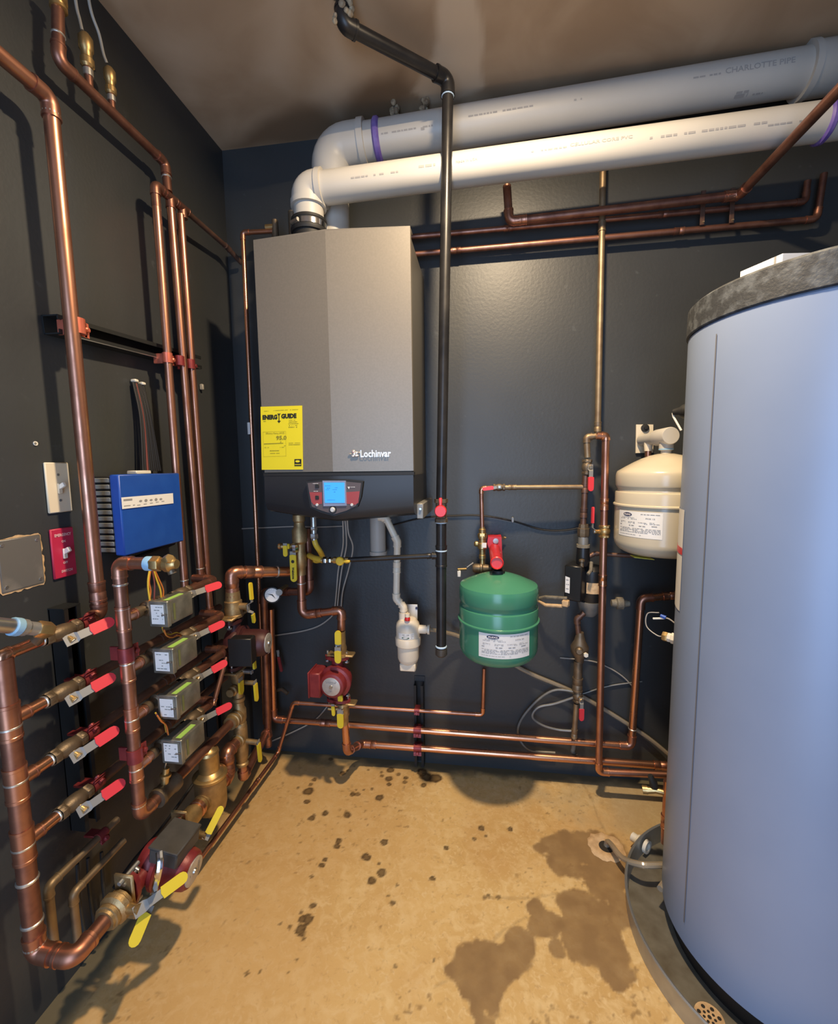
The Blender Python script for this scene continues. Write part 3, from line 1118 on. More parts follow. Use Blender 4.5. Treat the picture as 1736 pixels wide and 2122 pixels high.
yl, yu = -0.235, -0.115
rl = 0.5 * (Y(705, 353, yl).z - Y(705, 419, yl).z)
ru = 0.5 * (Y(790, 252, yu).z - Y(790, 330, yu).z) * 0.985
A_ = Y(641, 472, yl)
B_ = Y(705, 386, yl)
C_ = Y(1678, 256, yl)
dC = (C_ - B_).normalized()
kx = V((A_.x, yl, B_.z - dC.z / dC.x * (B_.x - A_.x)))
end = B_ + dC * ((ROOM_W - B_.x) / dC.x)
pl_y = yl - rl * .9
pvc('vent_pipe', 'lower white PVC vent pipe rising from the clamped collar on the boiler', [V((A_.x, yl, Y(641, 480, yl).z + .006)), kx, end], rl,
    [(11, 728, 372, pl_y, .006, .15), (12, 868, 350, pl_y, .009, .05), ('Made in USA', 944, 340, pl_y, .010, .065),
     (13, 1100, 318, pl_y, .006, .10), ('CELLULAR CORE PVC', 1180, 306, pl_y, .011, .17), (14, 1345, 290, pl_y, .007, .30), (15, 1590, 262, pl_y, .005, .10)],
    [(1, (Y(1706, 250, yl).x - kx.x) / (end.x - kx.x))], [])
m = MB()
zcol = Y(641, 480, yl).z - .012
m.cyl((A_.x, yl, 1.925), (A_.x, yl, zcol + .002), rl * 1.1, n=32)
m.lathe((A_.x, yl, zcol), ZA, [(0, rl * 1.22), (.006, rl * 1.26), (.012, rl * 1.26), (.014, rl * 1.18), (.034, rl * 1.18), (.036, rl * 1.22), (.044, rl * 1.20)], 32)
Tc = Thing('vent_collar', 'black rubber collar with steel band clamp under the lower vent elbow', 'collar', (A_.x, yl, 1.927))
Tc.part('gasket', m, 'rubber_black')
Tc.part('band', MB().lathe((A_.x, yl, zcol + .014), ZA, [(0, rl * 1.19), (0, rl * 1.23), (.016, rl * 1.23), (.016, rl * 1.19)], 32), 'chrome')
Tc.part('clamp_screw', MB().cyl((A_.x - rl * .9, yl - rl * .90, zcol + .022), (A_.x - rl * .3, yl - rl * 1.25, zcol + .022), .006, n=10), 'steel')
A2 = Y(689, 450, yu)
B2 = Y(790, 291, yu)
C2 = Y(1678, 147, yu)
d2 = (C2 - B2).normalized()
k2 = V((A2.x, yu, B2.z - d2.z / d2.x * (B2.x - A2.x)))
end2 = B2 + d2 * ((ROOM_W - B2.x) / d2.x)
fr = lambda px, py: (Y(px, py, yu).x - k2.x) / (end2.x - k2.x)
pl_y = yu - ru * .9
pvc('vent_pipe', 'upper white PVC vent pipe with purple primer, close under the ceiling', [V((A2.x, yu, 1.93)), k2, end2], ru,
    [(21, 790, 280, pl_y, .006, .17), (22, 872, 270, pl_y, .010, .012), (23, 958, 247, pl_y, .006, .22), (24, 1170, 214, pl_y, .006, .05), (25, 1425, 168, pl_y, .006, .09), ('CHARLOTTE PIPE', 1500, 156, pl_y, .020, .185), (26, 1690, 122, pl_y, .006, .03),
     (27, 1533, 185, pl_y, .013, .036), (27, 1534, 181, pl_y, .008, .034), (28, 1572, 178, pl_y, .006, .028)],
    [(1, fr(784, 291)), (1, fr(1722, 140))], [(1, fr(1733, 138))])
for i, (px, py) in enumerate([(817, 238), (880, 228)]):
    p = Y(px, py, yu)
    Th = Thing('ceiling_hanger', ['ragged foam plugged hanger above the upper vent pipe, nearer the vent elbow', 'pale foam plugged hanger above the upper vent pipe, beside the black gas pipe'][i], 'hanger', (p.x, yu, p.z))
    mm = MB()
    rnd = random.Random(i)
    for k in range(9):
        mm.sphere((p.x + rnd.uniform(-.012, .012), yu + rnd.uniform(-.012, .012), p.z + k * (ROOM_H - p.z) / 9), rnd.uniform(.007, .013), 7, 5)
    Th.part('foam_plug', mm, 'foam')
    Th.part('rod', MB().cyl((p.x, yu, p.z - .02), (p.x, yu, ROOM_H), .004, n=8), 'steel')


# ---------------------------------------------------------------- grey storage tank in its drain pan
TX, TY, TR = 1.732, -0.600, 0.265
TZ0, TZ1 = 0.06, 1.526


def tank_phi(px, z):
    """angle of the tank surface point that appears at column px at height z (left half)"""
    best = None
    for k in range(900):
        a = radians(120 + k * 0.2)
        p = V((TX + TR * cos(a), TY + TR * sin(a), z))
        d = p - CAM
        n = V((cos(a), sin(a), 0))
        if n.dot(d) > 0:
            continue
        x = W_ / 2 + FPX * d.dot(RT) / d.dot(FW)
        if best is None or abs(x - px) < best[0]:
            best = (abs(x - px), a)
    return best[1]


def storage_tank():
    T = Thing('storage_tank', 'tall grey cylindrical water storage tank with a mottled black top cap', 'tank', (TX, TY, 0.004))
    T.part('jacket', MB().lathe((TX, TY, TZ0), ZA, [(0, TR - .006), (.006, TR), (TZ1 - TZ0 - .004, TR), (TZ1 - TZ0, TR - .004)], 96), 'tank_daylit')
    T.part('base_ring', MB().lathe((TX, TY, .005), ZA, [(0, TR - .022), (TZ0 - .004, TR - .022)], 64), 'rubber_black')
    T.part('top_cap', MB().lathe((TX, TY, TZ1), ZA, [(0, TR - .001), (.002, TR + .004), (.060, TR + .003), (.066, TR - .004), (.068, 0)], 96), 'tank_cap')
    a = tank_phi(1449, 0.8)
    p = [V((TX + (TR + .0012) * cos(a + t), TY + (TR + .0012) * sin(a + t), z)) for t, z in ((-.006, TZ0 + .06), (.006, TZ0 + .06), (.006, TZ1 - .03), (-.006, TZ1 - .03))]
    T.part('jacket_seam', MB().quad(*p), 'tank_seam')
    # warning label wrapped on the far left of the jacket
    b0 = tank_phi(1416, 1.05)
    z1, z0 = 1.115, 0.865
    for nm, za, zb, mt in (('warning_label', z0, z1, 'paper_white'), ('label_stripe', 1.005, 1.022, 'valve_red')):
        m = MB()
        vs = []
        for k in range(9):
            t = b0 + .004 - k * .05
            for z in (za, zb):
                rr = TR + (.0012 if nm == 'warning_label' else .002)
                vs.append((TX + rr * cos(t), TY + rr * sin(t), z))
        m.add(vs, [[2 * k, 2 * k + 2, 2 * k + 3, 2 * k + 1] for k in range(8)])
        o = T.part(nm, m, mt, None if nm == 'warning_label' else lab)
        if nm == 'warning_label':
            lab = o
    return T


storage_tank()
tl = V((-0.80, 0.60, 0)).normalized()      # the tank's side towards the back wall and the pipes


def tpt(off, z, s=0.0):
    side = V((-tl.y, tl.x, 0))
    q = V((TX, TY, z)) + tl * (TR + off) + side * s
    return q


# cardboard box on top of the tank
zt_ = TZ1 + .068
A, B, C = Z(1534, 563, zt_ + .045), Z(1622, 525, zt_ + .045), Z(1745, 522, zt_ + .045)
A.z = B.z = C.z = zt_
D = A + (C - B)
Tb = Thing('cardboard_box', 'small white carton lying on the black cap of the grey tank', 'box', (B.x, B.y, zt_))
Tb.part('carton', MB().prism([A, B, C, D], (0, 0, .045)), 'box_white')
e = (A - B).normalized()
nrm = V((e.y, -e.x, 0))
if nrm.dot(CAM - B) < 0:
    nrm = -nrm
m = MB()
w = .004
m.prism([B + e * .012, B + e * .016, B + e * .016 + ZA * .045, B + e * .012 + ZA * .045], nrm * .0006)
Tb.part('printed_stripe', m, 'ink_grey')

# galvanized pan
PR = 0.352
Tp = Thing('drain_pan', 'round galvanized drain pan on the floor under the grey tank', 'pan', (TX, TY, 0.0))
Tp.part('pan_floor', MB().lathe((TX, TY, .0015), ZA, [(0, PR - .004), (.003, PR - .004)], 96), 'pan_inside')
m = MB()
prof = [(0.0, PR), (.056, PR + .003), (.060, PR + .006), (.063, PR + .003), (.060, PR - .001), (.004, PR - .004)]
vs = []
N = 96
for h, r in prof:
    for k in range(N):
        vs.append((TX + r * cos(2 * pi * k / N), TY + r * sin(2 * pi * k / N), h + .0005))
fs = [[i * N + k, i * N + (k + 1) % N, (i + 1) * N + (k + 1) % N, (i + 1) * N + k] for i in range(len(prof) - 1) for k in range(N)]
m.add(vs, fs)
Tp.part('pan_rim', m, 'galvanized')
# perforated strainer disc lying in the pan
c = Z(1470, 2108, .008)
Ts = Thing('strainer_disc', 'tan perforated strainer disc lying in the drain pan', 'strainer', (c.x, c.y, .005))
bm = MB()
Ts.part('disc', MB().lathe((c.x, c.y, .0052), ZA, [(0, .030), (.003, .029)], 28), 'hole_rim')
m = MB()
for k in range(7):
    for rr_ in ((.020,) if k else (.020, 0)):
        a = 2 * pi * k / 7
        m.lathe((c.x + rr_ * cos(a), c.y + rr_ * sin(a), .0079), ZA, [(0, .0042), (.0006, .0042)], 10)
    a = 2 * pi * (k + .5) / 7
    m.lathe((c.x + .011 * cos(a), c.y + .011 * sin(a), .0079), ZA, [(0, .0030), (.0006, .0030)], 10)
Ts.part('hole', m, 'concrete_hole')


# ---------------------------------------------------------------- expansion tanks
def exp_tank(name, label, pxl, pxr, pys, yc, py_top, py_shoulder, py_groove, py_seam, py_bot, body, lab_rect, logo, txt2):
    cl, cr = Y(pxl, pys, yc), Y(pxr, pys, yc)
    r = (cr.x - cl.x) / 2 * 0.985
    cxx = (cl.x + cr.x) / 2
    pxm = (pxl + pxr) / 2
    zf = lambda py: Y(pxm, py, yc - r).z
    zt = Y(pxm, py_top, yc).z
    zsd, zg, zse, zb = zf(py_shoulder), zf(py_groove), zf(py_seam), zf(py_bot) - .004
    T = Thing(name, label, 'tank', (cxx, yc, zb))
    prof = [(0, 0)]
    h1 = .045
    for k in range(1, 9):
        a = k / 8 * pi / 2
        prof.append((h1 * (1 - cos(a)), r * (.62 + .38 * sin(a)) * .985 if k < 8 else r * .985))
    prof[1] = (.0015, r * .45)
    prof += [(zse - zb - .004, r * .985)]
    T.part('lower_shell', MB().lathe((cxx, yc, zb), ZA, prof, 64), body)
    T.part('seam_rim', MB().lathe((cxx, yc, zse - .005), ZA, [(0, r * .985), (.002, r * 1.02), (.006, r * 1.02), (.009, r * .99)], 64), body)
    hb = zg - zse
    p2 = [(0, r * .985), (hb * .78, r * .985), (hb * .86, r * .975), (hb * .90, r * .945), (hb * 1.0, r * .938), (hb * 1.10, r * .945), (hb * 1.22, r * .972), (hb * 1.32, r * .985)]
    hs = zsd - zse
    p2 += [(hs * .9, r * .985), (hs * .97, r * .975), (hs * 1.0 + .004, r * .955)]
    ht = zt - zse
    for k in range(1, 7):
        a = k / 6
        p2.append((hs + .004 + (ht - hs - .004) * sin(a * pi / 2), r * .955 * (1 - a) + .0))
    T.part('upper_shell', MB().lathe((cxx, yc, zse), ZA, p2, 64), body)
    # label
    (x0, y0, x1, y1) = lab_rect
    def hit(px, py):
        d = ray(px, py)
        o = CAM - V((cxx, yc, 0))
        A = d.x ** 2 + d.y ** 2
        B = 2 * (o.x * d.x + o.y * d.y)
        C = o.x ** 2 + o.y ** 2 - (r * .985) ** 2
        t = (-B - math.sqrt(max(0, B * B - 4 * A * C))) / (2 * A)
        p = CAM + d * t
        return math.atan2(p.y - yc, p.x - cxx), p.z
    a0, zA = hit(x0, (y0 + y1) / 2)
    a1, zB = hit(x1, (y0 + y1) / 2)
    zu = hit((x0 + x1) / 2, y0)[1]
    zl = hit((x0 + x1) / 2, y1)[1]
    rr = r * .985
    def f(u, v, off=.0007):
        a = a0 + (a1 - a0) * u
        return V((cxx + (rr + off) * cos(a), yc + (rr + off) * sin(a), zl + (zu - zl) * v))
    m = MB()
    n = 16
    m.add([f(i / n, v) for i in range(n + 1) for v in (0, 1)], [[2 * i, 2 * i + 2, 2 * i + 3, 2 * i + 1] for i in range(n)])
    lb = T.part('data_label', m, 'paper_white')
    g = lambda u, v: f(u, v, .0014)
    m = MB()
    m.add([g(.27 + .115 * cos(t), .87 + .075 * sin(t)) for t in np.linspace(0, 2 * pi, 20)[:-1]], [list(range(19))])
    T.part('logo_oval', m, 'ink_navy', lb)
    m = MB()
    g2 = lambda u, v: f(u, v, .002)
    put_text(m, logo, .085, g2, .185, .84, width=.17, bold=.003)
    T.part('logo_text', m, 'text_white', lb)
    m = MB()
    for i, (p, q, v, h) in enumerate([(.58, .96, .90, .022), (.12, .44, .75, .016), (.08, .50, .70, .016), (.08, .22, .58, .016), (.08, .22, .54, .016), (.30, .46, .58, .016), (.30, .46, .54, .016), (.53, .72, .58, .016), (.53, .72, .54, .016), (.76, .96, .60, .016), (.76, .96, .55, .016),
                                      (.06, .26, .45, .026), (.32, .44, .44, .028), (.55, .68, .44, .028), (.80, .92, .46, .028)] + [(.06, .97, .34 - .05 * k, .018) for k in range(4)] + [(.06, .60, .09, .016)]):
        dashes(m, g, p, q, v, h, 60 + i, .85)
    put_text(m, txt2, .06, g, .68, .74, width=.18, bold=.002)
    T.part('label_print', m, 'ink_grey', lb)
    return T, cxx, r, zt, zb


GT, gx, gr, gzt, gzb = exp_tank('expansion_tank', 'glossy green expansion tank hung on the back wall beside the gas pipe', 949, 1118, 1225, -.245, 1186, 1236, 1275, 1309, 1394, 'tank_green', (992, 1315, 1096, 1366), 'FLEX2', 'HTX 30')
CT, cx_, cr_, czt, czb = exp_tank('expansion_tank', 'cream expansion tank hanging from a white pipe elbow beside the grey tank', 1277, 1483, 965, -.20, 939, 980, 1020, 1053, 1163, 'tank_cream', (1283, 1061, 1373, 1115), 'FLEX2', 'PHX 12')


# ================================================================ BACK WALL PIPING
def circulator(label, c, flow, motor, box, r=0.016, k=1.0, color='pump_red', group=None, disc=True, boxmat=None, flange='brass_cast', ml=1.0):
    """flanged wet-rotor circulator: volute, two flanges, round motor, end disc, junction box"""
    c = V(c)
    fl = V(flow).normalized()
    mo = V(motor)
    mo = (mo - fl * mo.dot(fl)).normalized()
    bx = V(box)
    bx = (bx - mo * bx.dot(mo)).normalized()
    sd = fl.cross(mo)
    T = Thing('circulator_pump', label, 'pump', c - V((0, 0, .08 * k)), group)
    m = MB()
    m.lathe(c - mo * .030 * k, mo, [(0, .020 * k), (.006 * k, .044 * k), (.020 * k, .052 * k), (.040 * k, .052 * k), (.046 * k, .048 * k), (.052 * k, .060 * k), (.062 * k, .060 * k)], 28)
    m.lathe(c - fl * .078 * k, fl, [(0, .022 * k), (.02 * k, .020 * k), (.05 * k, .030 * k), (.106 * k, .030 * k), (.136 * k, .020 * k), (.156 * k, .022 * k)], 18)
    T.part('volute', m, color)
    for s in (-1, 1):
        m = MB()
        fc = c + fl * s * .082 * k
        poly = []
        for t in range(20):
            a = 2 * pi * t / 20
            q = abs(cos(a)) ** 4
            rr = .026 * k + .020 * k * q
            poly.append(fc + (sd * cos(a) + mo * sin(a)) * rr - fl * .006 * k)
        m.prism(poly, fl * .012 * k)
        f = T.part('flange', m, color)
        for b_ in (-1, 1):
            m = MB()
            bc = fc + sd * b_ * .037 * k
            m.cyl(bc - fl * .022 * k, bc + fl * .022 * k, .0042 * k, n=8)
            m.hexa(bc + fl * s * -.014 * k, fl * s * -1, .007 * k, .0085 * k)
            T.part('bolt', m, 'steel', f)
    m = MB()
    m.lathe(c + mo * .032 * k, mo, [(0, .056 * k), (.004 * k, .048 * k), (.055 * k * ml, .047 * k), (.075 * k * ml, .044 * k), (.084 * k * ml, .038 * k)], 28)
    e_ = .032 + .084 * ml
    mt = T.part('motor', m, color)
    if disc:
        m = MB().lathe(c + mo * e_ * k, mo, [(0, .0335 * k), (.0025 * k, .0335 * k), (.003 * k, .032 * k)], 28)
        d_ = T.part('end_disc', m, 'disc_silver', mt)
        T.part('vent_screw', MB().lathe(c + mo * (e_ + .003) * k, mo, [(0, .0075 * k), (.004 * k, .0065 * k)], 12), 'steel', mt)
        f = plane_fn(c + mo * (e_ + .0035) * k, sd, mo.cross(sd), mo, .0002)
        pm = MB()
        dashes(pm, f, -.018 * k, .018 * k, .014 * k, .0022 * k, 3, .9)
        dashes(pm, f, -.022 * k, .020 * k, .0185 * k, .0015 * k, 4, .9)
        dashes(pm, f, -.004 * k, .018 * k, -.018 * k, .002 * k, 5, .8)
        T.part('disc_print', pm, 'ink_grey', mt)
    ax = (fl, mo, bx)
    jb = T.part('junction_box', MB().box(c + mo * (.018 + .037 * ml) * k + bx * .062 * k, (.092 * k, .075 * k, .042 * k), ax, .004 * k), boxmat or color)
    T.part('box_cover', MB().box(c + mo * (.018 + .037 * ml) * k + bx * .0845 * k, (.096 * k, .079 * k, .006 * k), ax, .002 * k), boxmat or color, jb)
    return T


# gas line
yg = -0.285
gz = 2.36
G0, G1 = V((0.631, -0.482, gz)), V((0.886, -0.277, gz))
Gv = Y(914, 1040, yg)
T = run('gas_pipe', 'black iron gas pipe dropping from the ceiling past the vent pipes', [V((.631, -.482, ROOM_H)), G0, G1, Gv], .0168, 'black_iron', swell=1.22, bend=1.3,
        rings=[(1, .90), (2, .035)], ringmat='pipe_dope')
m = MB()
rnd = random.Random(5)
for k in range(26):
    a, h = rnd.uniform(0, 2 * pi), rnd.uniform(0, .075)
    m.sphere(V((.631, -.482, gz + h)) + V((cos(a), sin(a), 0)) * .020, rnd.uniform(.006, .012), 7, 5)
T.part('foam_seal', m, 'foam')
Tt = Y(914, 1152, yg)
Gb = Y(914, 1078, yg)
Gc = Y(914, 1350, yg)
Gl = Y(722, 1160, yg)
T = run('gas_pipe', 'short black gas pipe with a tee and capped drip leg below the red valve', [Gb, Gc], .0168, 'black_iron', seg=16,
        rings=[(0, .015), (0, .225), (0, .96)], ringmat='pipe_dope', tees=[(0, (Tt - Gb).length / (Gc - Gb).length, V((-1, 0, 0)), .030, .010)], swell=1.2)
T.part('end_cap', MB().lathe(Gc + V((0, 0, .012)), (0, 0, -1), [(0, .020), (.022, .020), (.028, .014)], 16), 'iron_cast')
run('gas_branch_pipe', 'thin black gas pipe from the tee to the yellow gas cock', [Tt + V((-.028, 0, 0)), Gl], .0085, 'black_iron', rings=[(0, .04)], ringmat='steel', couplings=[(0, .02)])
# red gas cock
c = Y(914, 1058, yg)
T = Thing('gas_cock', 'red disc-handled gas cock on the vertical black gas pipe', 'valve', c - V((0, 0, .02)))
T.part('valve_body', MB().lathe(c - V((0, 0, .038)), ZA, [(0, .021), (.012, .021), (.014, .018), (.062, .018), (.064, .022), (.076, .022)], 8), 'brass_old')
m = MB().lathe(c + V((0, -.016, 0)), (0, -1, 0), [(0, .019), (.008, .0195), (.012, .017)], 24)
h = T.part('handle', m, 'valve_red')
T.part('handle_tab', MB().box(c + V((0, -.022, .030)), (.010, .008, .026), bev=.002), 'valve_red', h)
# yellow gas cock with unions and flexible hose
c = Y(707, 1161, yg)
T = Thing('gas_cock', 'yellow disc-handled gas cock on the thin gas pipe under the boiler', 'valve', c - V((0, 0, .015)))
T.part('valve_body', MB().lathe(c - V((.026, 0, 0)), XA, [(0, .012), (.010, .012), (.012, .010), (.040, .010), (.042, .012), (.052, .012)], 8), 'brass')
h = T.part('handle', MB().lathe(c + V((0, -.010, 0)), (0, -1, 0), [(0, .0145), (.007, .0148), (.010, .012)], 24), 'gas_yellow')
T.part('handle_tab', MB().box(c + V((.022, -.015, 0)), (.026, .008, .009), bev=.002), 'gas_yellow', h)
p1 = Y(688, 1161, yg)
p2 = Y(668, 1161, yg)
T = Thing('hose_union', 'bright hex nut union between the yellow gas cock and hose', 'fitting', p2 - V((0, 0, .012)))
d = (p1 - p2).normalized()
T.part('hex_nut', MB().hexa(p2 + d * .002, d, .014, .0125), 'chrome')
T.part('hex_nut', MB().hexa(p2 + d * .020, d, .012, .0115), 'chrome')
T.part('nipple', MB().cyl(p2 - d * .004, p1 + d * .01, .0085), 'brass')
hp = [Y(651, 1118, -.225), Y(655, 1130, -.225), Y(665, 1146, -.20), Y(668, 1157, -.15), Y(655, 1162, -.11), Y(643, 1155, -.13), Y(641, 1151, -.19), Y(650, 1156, -.25), p2]
T = Thing('gas_hose', 'yellow coated flexible gas hose looping under the boiler', 'hose', hp[4])
T.part('hose', MB().tube(smooth_path(hp, 7), .0098, 14), 'hose_yellow')
q = Y(650, 1085, -.225)
q2 = Y(651, 1118, -.225)
T = Thing('gas_inlet_fitting', 'silver threaded gas inlet fitting between boiler and yellow hose', 'fitting', q2)
T.part('nipple', MB().lathe(q2 + V((0, 0, -.004)), ZA, [(0, .010), (q.z - q2.z + .03, .010)], 16), 'steel')
T.part('hex_nut', MB().hexa(q2 + V((0, 0, .004)), ZA, .018, .0145), 'steel')
T.part('hex_nut', MB().hexa(q2 + V((0, 0, .034)), ZA, .012, .0125), 'steel')

# boiler connections
ya = -0.20
CA = [Y(620, 1084, ya), Y(622, 1140, ya), Y(623, 1180, ya), Y(626, 1275, ya), Y(708, 1264, ya), Y(707, 1305, ya)]
T = Thing('service_valve', 'brass boiler service valve with a long yellow lever under the boiler', 'valve', CA[2])
z0 = CA[2].z - .02
zt = CA[0].z + .03
hh = zt - z0
ax = CA[1].x
T.part('valve_body', MB().lathe((ax, ya, z0), ZA, [(0, .017), (hh * .12, .017), (hh * .15, .021), (hh * .35, .021), (hh * .4, .018), (hh * .52, .019), (hh * .56, .027), (hh * .75, .027), (hh * .8, .020), (hh * .88, .018), (hh * .9, .022), (hh, .022)], 20), 'brass_cast')
lv = Y(606, 1150, -.245)
lever(T, V((lv.x, -.240, lv.z)), (0, -1, 0), (0, 0, -1), .098, .0235, 'lever_yellow', crank=False, greyfrac=.02)
f = plane_fn(V((lv.x, -.2455, lv.z)), -ZA, XA, -YA, .0006)
m = MB()
put_text(m, 'Webstone', .012, f, .045, -.004, width=.042, bold=.0004)
m.add([f(.024 + .006 * cos(t), .006 * sin(t)) for t in np.linspace(0, 2 * pi, 12)[:-1]], [list(range(11))])
T.part('lever_print', m, 'ink_black')
T.part('side_port', MB().cyl((ax - .01, ya, lv.z + .012), V((lv.x, ya - .02, lv.z + .012)), .011, n=12), 'brass_cast')
c = Y(611, 1137, -.235)
T.part('stem_cap', MB().hexa(c - V((0, 0, .012)), ZA, .026, .0115), 'chrome')
c = Y(590, 1135, -.235)
T2 = Thing('drain_cock', 'small brass drain cock with yellow lever beside the boiler service valve', 'valve', c - V((0, 0, .01)))
T2.part('valve_body', MB().tube([Y(610, 1128, -.21), Y(600, 1133, -.225), Y(576, 1132, -.235)], .0085, 12), 'brass_cast')
T2.part('hose_cap', MB().lathe(Y(583, 1132, -.235), (-1, 0, 0), [(0, .012), (.008, .012), (.014, .006)], 14), 'brass')
T2.part('stem', MB().box(Y(596, 1132, -.245), (.014, .012, .018), bev=.002), 'lever_yellow')
lever(T2, Y(591, 1130, -.252), (0, -1, 0), (0, 0, -1), .040, .015, 'lever_yellow', crank=False, greyfrac=.05)

run('copper_pipe', 'copper supply pipe stepping from the boiler service valve to the red pump', CA[2:], .0145, 'copper', bend=2.2, couplings=[(1, .35)], rings=[(0, .3)])
CB = [Y(636, 1095, -.14), Y(642, 1226, -.14), Y(546, 1226, -.11), Y(556, 1546, -.11)]
T = run('copper_pipe', 'copper return pipe with the round gauge, bending from boiler down the corner', CB, .0145, 'copper_aged', bend=2.0, rings=[(2, .25)], couplings=[(1, .55)])
c = V(CB[2]) + V((.0, 0, 0))
T.part('tape_wrap', MB().lathe(Y(550, 1335, -.11) - V((0, 0, .035)), ZA, [(0, .0155), (.002, .017), (.068, .017), (.07, .0155)], 14), 'tape_white')
gc = Y(564, 1233, -.235)
T = Thing('temperature_gauge', 'round white-faced dial gauge on the copper return pipe', 'gauge', gc - V((0, 0, .026)))
gn = (CAM - gc).normalized()
gn = V((gn.x * .4, gn.y, 0)).normalized()
T.part('case', MB().lathe(gc - gn * .014, gn, [(0, .020), (.004, .0300), (.0165, .0300), (.0172, .0262), (.0150, .0258)], 28), 'rubber_black')
dl_ = T.part('dial_face', MB().lathe(gc + gn * .0015, gn, [(0, .0255), (.001, .0255)], 28), 'gauge_face')
gx_ = gn.cross(ZA) * -1
if gx_.x < 0:
    gx_ = -gx_
f = plane_fn(gc + gn * .003, gx_, ZA, gn, .0006)
m = MB()
m.add([f(-.019, .006), f(.002, -.001), f(.002, .003)], [[0, 1, 2]])
m.add([f(.013, -.014), f(-.001, .0005), f(.002, .003)], [[0, 1, 2]])
T.part('needle', m, 'ink_black', dl_)
m = MB()
for t in range(13):
    a = radians(-30 + t * 20)
    m.quad(*[f(r_ * cos(a + s), r_ * sin(a + s)) for r_, s in ((.019, -.02), (.023, -.02), (.023, .02), (.019, .02))])
T.part('scale_print', m, 'ink_grey', dl_)
T.part('stem', MB().cyl(gc - gn * .014, V((gc.x, -.115, gc.z)), .008, n=10), 'brass')
T.part('thumb_tab', MB().lathe(gc + V((.024, .012, .010)), gn, [(0, .012), (.012, .012)], 14), 'gray_metal_old')

# red pump under the boiler with its two isolation valves
PC = Y(700, 1405, ya)
circulator('red circulator pump with silver end disc facing out under the boiler', PC, ZA, (-.04, -1, .03), (-1, 0, 0), k=1.0, ml=.40)
t1 = Y(706, 1334, ya)
T = Thing('isolation_valve', 'brass flange valve with yellow levers just above the red pump', 'valve', t1 - V((0, 0, .03)))
zt1, zb1 = Y(707, 1308, ya).z, PC.z + .090
T.part('valve_body', MB().lathe((t1.x, ya, zb1), ZA, [(0, .030), (.006, .030), (.008, .020), (.03, .021), (.04, .018), (zt1 - zb1, .018)], 20), 'brass_cast')
m = MB()
a_ = V((t1.x, ya, zb1 + .003))
m.box(a_, (.10, .040, .008), bev=.003)
T.part('flange', m, 'brass_cast')
lever(T, Y(701, 1336, -.245), (0, -1, 0), (0, 0, 1), .052, .0225, 'lever_yellow', crank=False, greyfrac=.06)
lever(T, Y(700, 1348, -.262), (0, -1, 0), (0, 0, -1), .046, .0235, 'lever_yellow', crank=False, greyfrac=.06)
T.part('stem_cap', MB().hexa(Y(701, 1348, -.24), ZA, .022, .012), 'chrome')
f = plane_fn(Y(701, 1325, -.2485), -ZA, XA, -YA, .0008)
m = MB()
put_text(m, 'Webstone', .011, f, -.018, -.004, width=.032, bold=.0004)
T.part('lever_print', m, 'ink_black')
t2 = Y(712, 1470, ya)
T = Thing('isolation_valve', 'brass flange valve with yellow levers just below the red pump', 'valve', t2 - V((0, 0, .04)))
zt2 = PC.z - .090
T.part('valve_body', MB().lathe((t2.x, ya, zt2), (0, 0, -1), [(0, .030), (.006, .030), (.008, .020), (.05, .021), (.06, .017), (.085, .017), (.09, .0155)], 20), 'brass_cast')
T.part('flange', MB().box((t2.x, ya, zt2 - .003), (.10, .040, .008), bev=.003), 'brass_cast')
lever(T, Y(705, 1478, -.245), (0, -1, 0), (0, 0, -1), .056, .0235, 'lever_yellow', crank=False, greyfrac=.06)
T.part('stem_cap', MB().hexa(Y(706, 1476, -.235) - V((0, 0, .008)), ZA, .024, .0115), 'chrome')
f = plane_fn(Y(705, 1490, -.2485), -ZA, XA, -YA, .0008)
m = MB()
put_text(m, 'Webstone', .011, f, -.008, -.004, width=.036, bold=.0004)
T.part('lever_print', m, 'ink_black')
m = MB().box(Y(705, 1447, -.245), (.018, .010, .022), bev=.002)
T.part('drain_knob', m, 'lever_yellow')
T.part('drain_stem', MB().tube([Y(708, 1468, -.22), Y(690, 1470, -.235), Y(680, 1468, -.235)], .006, 10), 'brass_cast')
lever(T, Y(690, 1462, -.245), (0, -1, 0), (0.05, 0, -1), .038, .012, 'lever_yellow', crank=False, greyfrac=.05)

yw = -0.075
run('copper_pipe', 'lowest copper pipe running along the back wall from the red pump', [Y(714, 1490, ya), Y(719, 1558, ya), Y(748, 1541, yw), Y(1392, 1588, yw)], .0138, 'copper_bright', fit='copper', couplings=[(2, .035), (2, .965)])
run('copper_pipe', 'middle copper pipe along the back wall rising beside the clear tube', [Y(561, 1262, yw), Y(567, 1490, yw), Y(1308, 1546, yw), Y(1328, 1240, yw), Y(1425, 1231, yw)], .0132, 'copper_bright', fit='copper', couplings=[(1, .16), (3, .6)], rings=[(1, .20), (2, .12)])
Fz = .066
F1, F2 = Z(576, 1562, Fz), Z(416, 1778, Fz)
run('thin_copper_pipe', 'thin copper feed pipe from green tank, down to and along the floor', [Y(1003, 1385, yw), Y(1000, 1481, yw), Y(608, 1456, -.112), F1 + V((0, 0, .004)), F2], .0075, 'copper', bend=2.4, couplings=[(3, .34)], fit='copper_bright')
